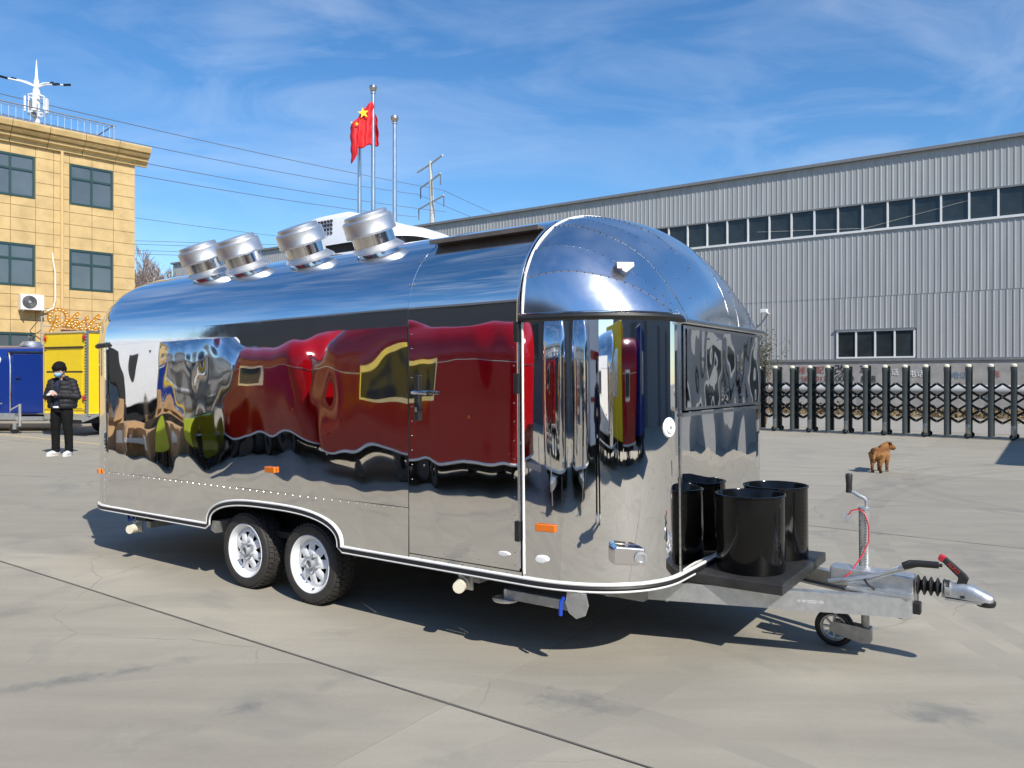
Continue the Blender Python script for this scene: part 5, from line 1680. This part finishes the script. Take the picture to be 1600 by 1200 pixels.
# ------------------------------------------------------------------ person
def person(name, loc, rotz, label, jacket, knit, with_mask=True):
    e = empty(name, loc, rotz, label, 'person')
    # faces -y; the head is bowed
    HB = Matrix.Translation((0, 0, 1.56)) @ Matrix.Rotation(R(24), 4, 'X') @ Matrix.Translation((0, 0, -1.56))
    HB = HB @ Matrix.Translation((0, 0, 1.56)) @ Matrix.Scale(1.10, 4) @ Matrix.Translation((0, 0, -1.56))
    def bow(mb, i0=0):
        for i in range(i0, len(mb.v)): mb.v[i] = tuple(HB @ Vector(mb.v[i]))
    b = MB()
    b.ell((0, -.035, 1.665), (.078, .095, .115), n=20, m=14)                 # skull
    b.ell((0, -.075, 1.615), (.058, .062, .070), n=16, m=10)                 # jaw
    b.tube([(0, -.135, 1.665), (0, -.158, 1.632), (0, -.140, 1.622)], [.010, .015, .012], 8)   # nose
    b.ell((0, -.128, 1.590), (.024, .012, .008), n=10, m=6)                   # mouth
    for s_ in (-1, 1):
        b.ell((s_ * .080, -.028, 1.655), (.012, .022, .034), n=8, m=6)        # ears
        b.ell((s_ * .030, -.122, 1.672), (.016, .010, .010), n=8, m=6)        # brow and eye
    bow(b)
    b.tube([(0, .015, 1.40), (0, 0, 1.50), (0, -.02, 1.60)], [.068, .056, .056], 12)
    b.tube([(0, .0, .92), (0, .01, 1.10), (0, .015, 1.30), (0, .015, 1.44)], [.14, .13, .16, .10], 16, squash=(1, 1.15))
    hands = {}
    for s_ in (-1, 1):
        sh, el = Vector((s_ * .20, .01, 1.42)), Vector((s_ * .285, .0, 1.14))
        wr = Vector((s_ * .085, -.235, 1.175))
        b.tube([sh, el], [.055, .043], 10); b.tube([el, wr], [.043, .028], 10)
        b.tube([(s_ * .1, 0, .93), (s_ * .115, -.01, .52), (s_ * .12, .01, .09)], [.085, .056, .042], 12)
        b.tube([(s_ * .130, .03, .055), (s_ * .145, -.10, .042)], [.03, .026], 10)
        # palm, fingers and thumb round the phone
        pd = Vector((-s_ * .55, -.75, .25)).normalized()
        pc = wr + pd * .045
        b.tube([wr, pc + pd * .03], [.026, .036], 10, squash=(.55, 1.1))
        upv = Vector((0, 0, 1)); side_ = pd.cross(upv).normalized()
        base = pc + pd * .03
        for k in range(4):
            o_ = upv * (.026 - k * .018)
            ln = (.034, .040, .037, .028)[k]
            p1 = base + o_ + pd * ln
            p2 = p1 + (pd * .4 + Vector((-s_ * .9, -.1, .0))).normalized() * ln * .7
            p3 = p2 + Vector((-s_ * .6, .5, .0)).normalized() * ln * .45
            b.tube([base + o_ - pd * .02, p1, p2, p3], [.0098, .0092, .0085, .0072], 8)
        t0 = wr + pd * .02 + upv * .024
        b.tube([t0, t0 + pd * .03 + upv * .024, t0 + pd * .055 + upv * .034 + Vector((-s_ * .016, 0, 0))], [.012, .010, .008], 8)
    o = b.build('body', 'skin', e)
    rm = o.modifiers.new('remesh', 'REMESH'); rm.mode = 'VOXEL'; rm.voxel_size = .0062; rm.use_smooth_shade = True
    sm = o.modifiers.new('smooth', 'SMOOTH'); sm.iterations = 3; sm.factor = .5
    def cloth(nm, mb, m, vox=.010, it=3):
        c = mb.build(nm, m, e)
        r_ = c.modifiers.new('remesh', 'REMESH'); r_.mode = 'VOXEL'; r_.voxel_size = vox; r_.use_smooth_shade = True
        s__ = c.modifiers.new('smooth', 'SMOOTH'); s__.iterations = it; s__.factor = .5
        return c
    # hair: cap with a fringe
    h = MB()
    h.ell((0, -.010, 1.715), (.100, .116, .098), n=20, m=12); h.ell((0, -.090, 1.735), (.078, .050, .044), n=14, m=8)
    h.ell((0, .045, 1.665), (.085, .062, .085), n=14, m=9)
    for s_ in (-1, 1): h.ell((s_ * .078, -.02, 1.690), (.024, .062, .055), n=10, m=7)
    for k in range(9): h.ell((-.06 + k * .015, -.132 + .0016 * (k - 4) ** 2, 1.712 - .006 * (k % 3)), (.012, .012, .030), n=8, m=6)
    rh_ = random.Random(4)
    for k in range(70):
        q, el_ = rh_.random() * 6.28, .15 + 1.3 * rh_.random()
        dv = Vector((math.cos(q) * math.cos(el_), math.sin(q) * math.cos(el_), math.sin(el_)))
        c0 = Vector((0, -.010, 1.712)) + Vector((dv.x * .094, dv.y * .110, dv.z * .092))
        h.tube([c0 - dv * .02, c0 + dv * .010 + Vector((rh_.gauss(0, .012), rh_.gauss(0, .012) - .008, -.012))], [.012, .006], 6)
    bow(h)
    cloth('hair', h, 'hair', .007, 2)
    if with_mask:
        mk = MB()
        mk.ell((0, -.088, 1.612), (.066, .072, .052), n=18, m=10)
        bow(mk)
        cloth('face_mask', mk, 'mask', .006, 2)
        ml = MB().tube([(-.066, -.09, 1.63), (-.084, -.02, 1.655)], .0025, 5).tube([(.066, -.09, 1.63), (.084, -.02, 1.655)], .0025, 5)
        bow(ml)
        ml.build('mask_loops', 'white_plastic', e)
    # knit shirt showing in the open front
    kn = MB()
    kn.tube([(0, -.01, .93), (0, -.005, 1.15), (0, 0, 1.36), (0, .0, 1.46)], [.160, .158, .165, .085], 18, squash=(1, 1.05))
    cloth('knit_top', kn, knit, .012)
    hm = MB().lathe([(.166, .925), (.170, .93), (.170, .955), (.166, .96)], 24, Matrix.Translation((0, -.01, 0)) @ Matrix.Diagonal((1.05, 1.0, 1, 1)), close=True).build('shirt_hem', 'white_plastic', e)
    # puffer jacket: stacked quilted rolls, open at the front, collar and sleeves
    j = MB()
    for k in range(6):
        z = .965 + k * .084
        wv = .222 + .012 * math.sin(k * 1.1) - (.0 if z < 1.3 else (z - 1.3) * .25)
        ring = []
        for q in range(-13, 14):
            a_ = q / 13 * R(157)
            ring.append((wv * math.sin(a_), .015 + .172 * math.cos(a_), z))
        j.tube(ring, [.060] * len(ring), 10, squash=(1, .85))
    j.tube([(-.21, .01, 1.435), (0, .05, 1.455), (.21, .01, 1.435)], [.062, .075, .062], 10)
    for q in (-1, 1):
        j.tube([(q * .085, -.165, .93), (q * .088, -.172, 1.18), (q * .075, -.13, 1.43)], [.030, .032, .030], 8)
    cr = []
    for q in range(-8, 9):
        a_ = q / 8 * R(140)
        cr.append((.088 * math.sin(a_), .0 + .085 * math.cos(a_), 1.515 - .02 * (abs(q) / 8)))
    j.tube(cr, .034, 8)
    for s_ in (-1, 1):
        sh, el, wr = Vector((s_ * .205, .01, 1.42)), Vector((s_ * .300, .005, 1.14)), Vector((s_ * .105, -.205, 1.170))
        for k in range(5):
            c = sh.lerp(el, k / 4); j.ell(c, (.090, .088, .066), n=14, m=9)
        for k in range(5):
            c = el.lerp(wr, k / 4); j.ell(c, (.078 - .005 * k, .078 - .005 * k, .074 - .005 * k), n=14, m=9)
    cloth('jacket', j, jacket, .009, 5)
    t_ = MB()
    for s_ in (-1, 1):
        t_.tube([(s_ * .085, 0, .97), (s_ * .105, -.005, .80), (s_ * .125, -.012, .54), (s_ * .132, .0, .48), (s_ * .135, .01, .26), (s_ * .138, .012, .075)], [.112, .112, .084, .080, .074, .070], 14)
        for z_ in (.10, .16, .50): t_.lathe([(.066, z_ - .012), (.080, z_), (.066, z_ + .012)], 14, Matrix.Translation((s_ * .136, .01, 0)), close=True)
    t_.tube([(0, .0, .97), (0, .0, .84)], [.15, .13], 14, squash=(.95, 1.15))
    cloth('trousers', t_, 'trouser', .010, 2)
    for s_ in (-1, 1):
        sh_ = MB()
        d = Vector((s_ * .16, -1, 0)).normalized()
        c = Vector((s_ * .138, .02, 0))
        sh_.tube([c - d * .055 + Vector((0, 0, .062)), c + d * .06 + Vector((0, 0, .058)), c + d * .17 + Vector((0, 0, .042)), c + d * .205 + Vector((0, 0, .036))], [.050, .052, .042, .028], 12)
        so_ = cloth('shoe', sh_, 'shoe', .007, 2)
        sl = MB()
        rows = []
        for z in (0.0005, .024):
            rows.append([c + d * (.075 + .148 * math.cos(q)) + Vector((-d.y, d.x, 0)) * .056 * math.sin(q) + Vector((0, 0, z)) for q in [2 * math.pi * k / 24 for k in range(24)]])
        sl.grid(rows, closed=True); sl.f.append(tuple(range(24))[::-1]); sl.f.append(tuple(range(24, 48)))
        sl.build('sole', 'sole', so_, smooth=False)
        MB().ell(c + d * .12 + Vector((0, 0, .05)), (.050, .05, .014), n=12, m=6).build('shoe_panel', 'shoe_grey', so_)
    return e
pe = person('person', (-8.93, 15.24, 0), R(-6), 'person in black puffer jacket and face mask looking at a phone', 'puffer', 'navy')
pe.scale = (1.03, 1.03, 1.03)
ph = MB().box(-.036, .036, -.005, .005, -.075, .075).build('phone', 'phone', smooth=False, bevel=.004)
ph.matrix_world = Matrix.Translation((-8.93, 15.24, 0)) @ Matrix.Rotation(R(-6), 4, 'Z') @ Matrix.Scale(1.03, 4) @ Matrix.Translation((0, -.325, 1.215)) @ Matrix.Rotation(R(-52), 4, 'X')
tag(ph, 'pale phone held in both hands by the masked person', 'phone')

# ------------------------------------------------------------------ dog
dg = empty('dog', (6.05, 12.62, 0), R(48), 'tan brown dog standing in the yard, head turned right', 'dog')
d = MB()        # faces +x before rotation
d.tube([(-.215, 0, .325), (-.15, 0, .335), (-.02, 0, .315), (.10, 0, .315), (.19, 0, .335)], [.070, .095, .092, .108, .092], 16, squash=(1, .86))
d.ell((.15, 0, .29), (.10, .095, .115), n=14, m=9)                     # deep chest
d.tube([(.15, 0, .35), (.215, -.015, .395), (.255, -.035, .420)], [.105, .090, .082], 12)
hd_ = Vector((.275, -.055, .432))
fd = Vector((.52, -.84, -.14)).normalized()                            # head turned to the right
d.ell(hd_, (.082, .080, .074), n=14, m=10)
d.tube([hd_ + fd * .03, hd_ + fd * .078 + Vector((0, 0, -.020)), hd_ + fd * .108 + Vector((0, 0, -.026))], [.054, .044, .034], 10)
for s_ in (-1, 1):
    # hind leg: thigh, stifle forward, hock back, shank
    d.tube([(-.180, s_ * .055, .330), (-.155, s_ * .068, .225), (-.222, s_ * .066, .130), (-.205, s_ * .066, .030)], [.088, .060, .027, .023], 10)
    d.tube([(-.210, s_ * .066, .024), (-.162, s_ * .066, .020)], [.028, .026], 8)
    # fore leg
    d.tube([(.150, s_ * .062, .310), (.138, s_ * .068, .205), (.150, s_ * .066, .120), (.145, s_ * .066, .030)], [.064, .044, .029, .024], 10)
    d.tube([(.143, s_ * .066, .024), (.186, s_ * .066, .020)], [.029, .027], 8)
d.ell((-.20, 0, .330), (.095, .098, .105), n=16, m=10)
for s_ in (-1, 1): d.ell((-.175, s_ * .055, .325), (.085, .062, .095), n=14, m=9); d.ell((.15, s_ * .062, .31), (.062, .05, .09), n=12, m=8)
d.tube([(-.245, 0, .375), (-.312, .0, .335), (-.330, .01, .25), (-.315, .015, .17)], [.030, .030, .027, .014], 8)
do_ = d.build('body', 'fur', dg)
rm = do_.modifiers.new('remesh', 'REMESH'); rm.mode = 'VOXEL'; rm.voxel_size = .0075; rm.use_smooth_shade = True
sm = do_.modifiers.new('smooth', 'SMOOTH'); sm.iterations = 8; sm.factor = .5
tx = bpy.data.textures.new('fur_tufts', 'CLOUDS'); tx.noise_scale = .018; tx.noise_depth = 3
dp = do_.modifiers.new('tufts', 'DISPLACE'); dp.texture = tx; dp.strength = .022; dp.mid_level = .5
sdv = Vector((-fd.y, fd.x, 0)).normalized()
for s_ in (-1, 1):
    ear = MB()
    b0 = hd_ + sdv * s_ * .055 + Vector((0, 0, .058))
    ear.add([b0 - fd * .02, b0 + fd * .025, b0 + sdv * s_ * .050 + Vector((0, 0, .022)) + fd * .02, b0 + sdv * s_ * .080 + Vector((0, 0, -.045)) + fd * .02, b0 + sdv * s_ * .035 + Vector((0, 0, -.035)) - fd * .015],
            [(0, 1, 2), (0, 2, 4), (2, 3, 4)])
    eo = ear.build('ear', 'fur_dark', dg); md = eo.modifiers.new('solid', 'SOLIDIFY'); md.thickness = .010
    MB().ell(hd_ + fd * .070 + sdv * s_ * .032 + Vector((0, 0, .022)), (.008, .008, .008), n=8, m=6).build('eye', 'matt_black', dg)
MB().ell(hd_ + fd * .120 + Vector((0, 0, -.020)), (.013, .013, .011), n=8, m=6).build('nose', 'matt_black', dg)
MB().ell((.174, -.066, .022), (.038, .026, .022), n=12, m=7).build('white_paw', 'fur_white', dg)
dg.scale = (.94, .94, .96)

# ------------------------------------------------------------------ the rest of the yard, seen mirrored in the steel
def camper(name, x, y, rot, L_, Wd, zb, zr, m, label, cat='trailer', group='trailers parked behind the photographer', win=True, extra=True, roofm=None):
    e = empty(name, yard(x, y, 0), ANG + rot, label, cat, group)
    hl, hw = L_ / 2, Wd / 2
    rc = .75
    def plan(n=72):
        pts = []
        for k in range(n):
            q = 2 * math.pi * k / n
            cx_, sy_ = math.cos(q), math.sin(q)
            pts.append(((hl - rc) * (1 if cx_ > 1e-9 else -1 if cx_ < -1e-9 else 0) + rc * spow(cx_, .9), (hw - rc * .8) * (1 if sy_ > 1e-9 else -1 if sy_ < -1e-9 else 0) + rc * .8 * spow(sy_, .9)))
        return pts
    pl_ = plan()
    rows = [[(p[0], p[1], z) for p in pl_] for z in lin(.42, zb, 6)]
    rows2 = []
    for k in range(0, 16):
        w, zz_ = max(0, math.cos(R(90) * k / 15.0)) ** EP, zb + (zr - zb) * math.sin(R(90) * k / 15.0) ** EP
        rows2.append([(p[0] * (1 - (1 - w) * rc / hl * 1.0), p[1] * w, zz_) for p in pl_])
    bo = MB().grid(rows, closed=True).build('shell', m, e, angle=60)
    MB().grid(rows2, closed=True).build('roof', roofm or m, e, angle=60)
    MB().tube([(p[0] * 1.004, p[1] * 1.004, .42) for p in pl_] + [(pl_[0][0] * 1.004, pl_[0][1], .42)], .02, 6).build('bumper_strip', 'white_trim', e)
    MB().tube([(p[0] * 1.003, p[1] * 1.003, zb) for p in pl_] + [(pl_[0][0] * 1.003, pl_[0][1], zb)], .008, 6).build('belt_strip', 'alu', e)
    MB().box(-hl + .5, hl - .5, -hw + .25, hw - .25, .28, .40).build('chassis', 'under', e, smooth=False)
    for xx in (-.36, .36):
        for yy in (-hw + .10, hw - .10):
            MB().lathe([(.1, .08), (.25, .08), (.28, .05), (.28, -.05), (.25, -.08), (.1, -.08)], 24, Matrix.Translation((xx, yy, .28)) @ Matrix.Rotation(R(90), 4, 'X'), close=True).build('wheel', 'tyre', e)
    for xx in (-hl + .5, hl - .5):
        MB().box(xx - .03, xx + .03, -hw + .3, -hw + .36, 0, .32).build('steady_leg', 'galv_dull', e, smooth=False)
    if win:
        w_ = MB().box(-.95, .35, hw - .005, hw + .012, 1.25, 1.82).build('window', 'alu', e, smooth=False)
        MB().box(-.89, .29, hw + .010, hw + .018, 1.31, 1.76).build('pane', 'dark_glass', w_, smooth=False)
    if extra:
        MB().box(hl - 1.0, hl - .9, hw - .005, hw + .014, .95, .99).build('side_marker', 'amber', e, smooth=False)
        MB().box(-hl + .62, -hl + .80, hw - .02, hw + .014, .80, .98).build('reflector', 'red_lens', e, smooth=False)
    MB().prism([(hl - .1, -.3), (hl + 1.0, -.05), (hl + 1.0, .05), (hl - .1, .3)], .09, Matrix.Translation((0, 0, .28))).build('drawbar', 'galv', e, smooth=False)
    MB().tube([(hl + .8, 0, .1), (hl + .8, 0, .75)], .035, 8).build('jockey_post', 'galv', e)
    return e
camper('red_trailer', -3.05, -7.0, 0, 4.1, 2.1, 1.75, 2.45, 'red_paint', 'glossy dark red rounded trailer mirrored in the polished door')
camper('red_trailer', -7.7, -7.7, R(4), 4.0, 2.1, 1.75, 2.45, 'red_paint', 'second dark red trailer mirrored left of the polished door')
camper('steel_trailer', 1.35, -8.9, R(93), 4.4, 2.0, 1.80, 2.62, 'chrome', 'steel trailer mirrored beside the arched trim next to the red trailer', roofm='chrome_roof')
camper('steel_trailer', 3.9, -9.4, R(90), 4.6, 2.0, 1.80, 2.62, 'chrome', 'second steel trailer mirrored in the front corner', roofm='chrome_roof')
camper('steel_trailer', 9.9, -10.4, R(80), 4.6, 2.1, 1.80, 2.55, 'chrome', 'steel trailer mirrored in the middle of the front corner', roofm='chrome_roof')
camper('red_trailer', 13.6, -5.6, R(60), 4.2, 2.1, 1.75, 2.45, 'red_paint', 'dark red trailer mirrored near the round white inlet')
camper('steel_trailer', -10.35, -8.2, R(84), 3.4, 1.7, 1.80, 2.55, 'chrome', 'steel trailer mirrored between the white truck and the red trailers', roofm='chrome_roof')
gc = empty('lime_cart', yard(-9.0, -6.2, 0), ANG + R(60), 'small lime green cart mirrored beside the cartons', 'cart')
MB().prism([(-.5, .35), (.5, .35), (.62, .95), (.2, 1.5), (-.35, 1.55), (-.55, .9)], .8, Matrix.Translation((0, .4, 0)) @ Matrix.Rotation(R(90), 4, 'X')).build('body', 'lime', gc, smooth=False, bevel=.06)
MB().box(-.30, .12, .395, .41, .98, 1.42).build('window', 'dark_glass', gc, smooth=False)
for x in (-.38, .4):
    for y in (-.38, .38):
        MB().lathe([(.05, .04), (.17, .04), (.19, .02), (.19, -.02), (.17, -.04), (.05, -.04)], 18, Matrix.Translation((x, y, .19)) @ Matrix.Rotation(R(90), 4, 'X'), close=True).build('wheel', 'tyre', gc)
gc.scale = (.5, .5, .6)
fk_ = empty('forklift', yard(-12.9, -6.3, 0), ANG + R(70), 'black forklift with orange lamps mirrored at the rear end of the trailer', 'forklift')
MB().box(-.7, .8, -.5, .5, .25, 1.05).build('body', 'matt_black', fk_, smooth=False, bevel=.06)
MB().box(-.5, .45, -.5, -.44, 1.05, 2.1).box(-.5, .45, .44, .5, 1.05, 2.1).box(-.5, .5, -.5, .5, 2.1, 2.16).build('overhead_guard', 'matt_black', fk_, smooth=False)
MB().box(.85, .98, -.42, -.30, .05, 2.5).box(.85, .98, .30, .42, .05, 2.5).box(.86, .97, -.3, .3, 1.1, 1.2).build('mast', 'under', fk_, smooth=False)
for y in (-.36, .36):
    MB().ell((-.71, y, .98), (.05, .08, .08), n=10, m=8).build('lamp', 'amber', fk_)
    MB().box(.98, 1.9, y - .06, y + .06, .06, .10).build('fork', 'under', fk_, smooth=False)
    for x in (-.45, .5):
        MB().lathe([(.08, .08), (.24, .08), (.27, .05), (.27, -.05), (.24, -.08), (.08, -.08)], 18, Matrix.Translation((x, y * 1.2, .27)) @ Matrix.Rotation(R(90), 4, 'X'), close=True).build('wheel', 'tyre', fk_)
# white box truck with cartons beside it
wt = empty('white_truck', yard(-13.6, -8.0, 0), ANG + R(-66), 'white box truck mirrored at the rear of the polished side', 'truck')
MB().box(-1.5, 1.5, -1.1, 1.1, .95, 2.75).build('cargo_box', 'white_paint', wt, smooth=False, bevel=.03)
MB().box(1.55, 2.9, -1.05, 1.05, .6, 2.3).build('cab', 'matt_black', wt, smooth=False, bevel=.15)
MB().box(-1.4, 2.8, -.95, .95, .45, .93).build('chassis', 'matt_black', wt, smooth=False)
for x in (-.9, 2.3):
    for y in (-.95, .95):
        MB().lathe([(.15, .11), (.36, .11), (.40, .07), (.40, -.07), (.36, -.11), (.15, -.11)], 24, Matrix.Translation((x, y, .40)) @ Matrix.Rotation(R(90), 4, 'X'), close=True).build('wheel', 'tyre', wt)
for k, (x, y, z, s_, lab) in enumerate(((-11.6, -5.6, 0, .80, 'largest brown carton standing beside the white truck'), (-10.6, -6.0, 0, .72, 'brown carton next to the largest one by the white truck'), (-9.75, -6.2, 0, .6, 'small brown carton at the end of the row by the white truck'), (-11.2, -5.7, .805, .40, 'brown carton stacked on top of the others by the white truck'))):
    c = empty('cardboard_box', yard(x, y, z), ANG + .1 * k, lab, 'box', 'cartons beside the white truck')
    MB().box(-s_ * .6, s_ * .6, -s_ * .5, s_ * .5, 0.001, s_).build('carton', 'cardboard', c, smooth=False, bevel=.006)
    MB().box(-s_ * .35, s_ * .2, s_ * .5, s_ * .503, s_ * .3, s_ * .75).build('paper_label', 'white_paint', c, smooth=False)
# grey gabled shed behind
sd_ = empty('grey_shed', yard(-6, -21, 0), ANG, 'long dark grey gabled shed mirrored above the red trailers', 'shed')
sh_ = MB()
gx0, gx1, he, hr = -26.0, 15.0, 8.2, 9.6
MB().box(gx0, gx1, -8, 0, 0, he).build('wall', 'shed', sd_, smooth=False)
MB().prism([(-8.4, he), (.4, he), (.4, he + .12), (-4, hr + 1.2), (-8.4, he + .12)], gx1 - gx0 + .6, Matrix.Translation((gx0 - .3, 0, 0)) @ Matrix.Rotation(R(90), 4, 'Z') @ Matrix.Rotation(R(90), 4, 'X')).build('roof', 'shed', sd_, smooth=False)
for k in range(6):
    MB().box(gx0 + 2 + k * 4.3, gx0 + 4.4 + k * 4.3, .0, .05, 2.2, 3.4).build('window', 'dark_glass', sd_, smooth=False)
MB().box(6.0, 9.2, .0, .06, 0, 3.6).build('roller_door', 'flashing', sd_, smooth=False)
# white box trailer and tall workshop on the right, which fill the mirrored corner
wb = empty('white_box_trailer', yard(6.6, -11.2, 0), ANG + R(88), 'white box trailer with red lettering bands mirrored between steel trailers', 'trailer')
MB().box(-2.2, 2.2, -.95, .95, .5, 2.9).build('body', 'white_paint', wb, smooth=False, bevel=.03)
MB().box(2.2, 2.215, -.9, .9, 1.9, 2.05).build('red_band', 'red_paint', wb, smooth=False)
MB().box(2.2, 2.215, -.9, .9, 1.2, 1.28).build('red_band', 'red_paint', wb, smooth=False)
MB().box(-2, 2.1, -.8, .8, .3, .5).build('chassis', 'under', wb, smooth=False)
for xx in (-.35, .35):
    for yy in (-.85, .85):
        MB().lathe([(.1, .08), (.25, .08), (.28, .05), (.28, -.05), (.25, -.08), (.1, -.08)], 20, Matrix.Translation((xx, yy, .28)) @ Matrix.Rotation(R(90), 4, 'X'), close=True).build('wheel', 'tyre', wb)
for k, (x, y, rot, m_, lab) in enumerate(((11.8, -8.6, R(75), 'yellow_paint', 'yellow box trailer mirrored in the middle of the front corner'), (16.0, -2.4, R(30), 'blue_paint', 'dark blue box trailer mirrored near the corner seam'))):
    bx_ = empty('box_trailer', yard(x, y, 0), ANG + rot, lab, 'trailer')
    MB().box(-1.9, 1.9, -.9, .9, .5, 2.7).build('body', m_, bx_, smooth=False, bevel=.03)
    MB().box(-1.8, 1.8, -.75, .75, .3, .5).build('chassis', 'under', bx_, smooth=False)
    MB().box(-.8, .9, .9, .93, 1.3, 2.2).build('hatch', 'alu', bx_, smooth=False)
    for xx in (-.35, .35):
        for yy in (-.82, .82):
            MB().lathe([(.1, .08), (.25, .08), (.28, .05), (.28, -.05), (.25, -.08), (.1, -.08)], 20, Matrix.Translation((xx, yy, .28)) @ Matrix.Rotation(R(90), 4, 'X'), close=True).build('wheel', 'tyre', bx_)
ws = empty('workshop', yard(27, -8, 0), ANG, 'tan and grey workshop mirrored at the right of the front corner', 'building')
MB().box(0, 12, -16, 34, 0, 9.5).build('wall', 'flashing', ws, smooth=False)
MB().box(-.3, 12.3, -16.3, 34.3, 9.5, 9.8).build('roof', 'flashing', ws, smooth=False)
for k in range(11):
    y0 = -14.5 + k * 4.3
    MB().box(-.05, 0, y0, y0 + 2.4, 5.2, 7.4).build('window', 'dark_glass', ws, smooth=False)
    MB().box(-.06, 0, y0 - .2, y0 + 2.8, 0, 3.8).build('roller_door', 'shed' if k % 2 else 'flashing', ws, smooth=False)
# guard booth right of the frame, whose shadow reaches the yard by the gate
gb = empty('guard_booth', yard(8.4, 14.0, 0), ANG, 'pale guard booth right of the gate whose shadow crosses the yard', 'booth')
MB().box(-1.5, 1.5, -3.6, 3.6, 0, 3.0).build('wall', 'booth', gb, smooth=False)
MB().box(-1.62, 1.7, -3.75, 3.75, 3.0, 3.2).build('roof', 'flashing', gb, smooth=False)
for (x0, x1) in ((-1.2, -.1), (.1, 1.2)):
    MB().box(x0, x1, -3.63, -3.6, 1.0, 2.2).build('window', 'dark_glass', gb, smooth=False)
MB().box(-1.54, -1.5, -.9, .9, 1.0, 2.2).build('window', 'dark_glass', gb, smooth=False)
# the photographer, mirrored as a thin figure in the front corner
pg = person('person', (0.03, -.62, 0), R(180), 'photographer in dark jacket mirrored as a thin figure in the front corner', 'navy', 'trouser', with_mask=False)
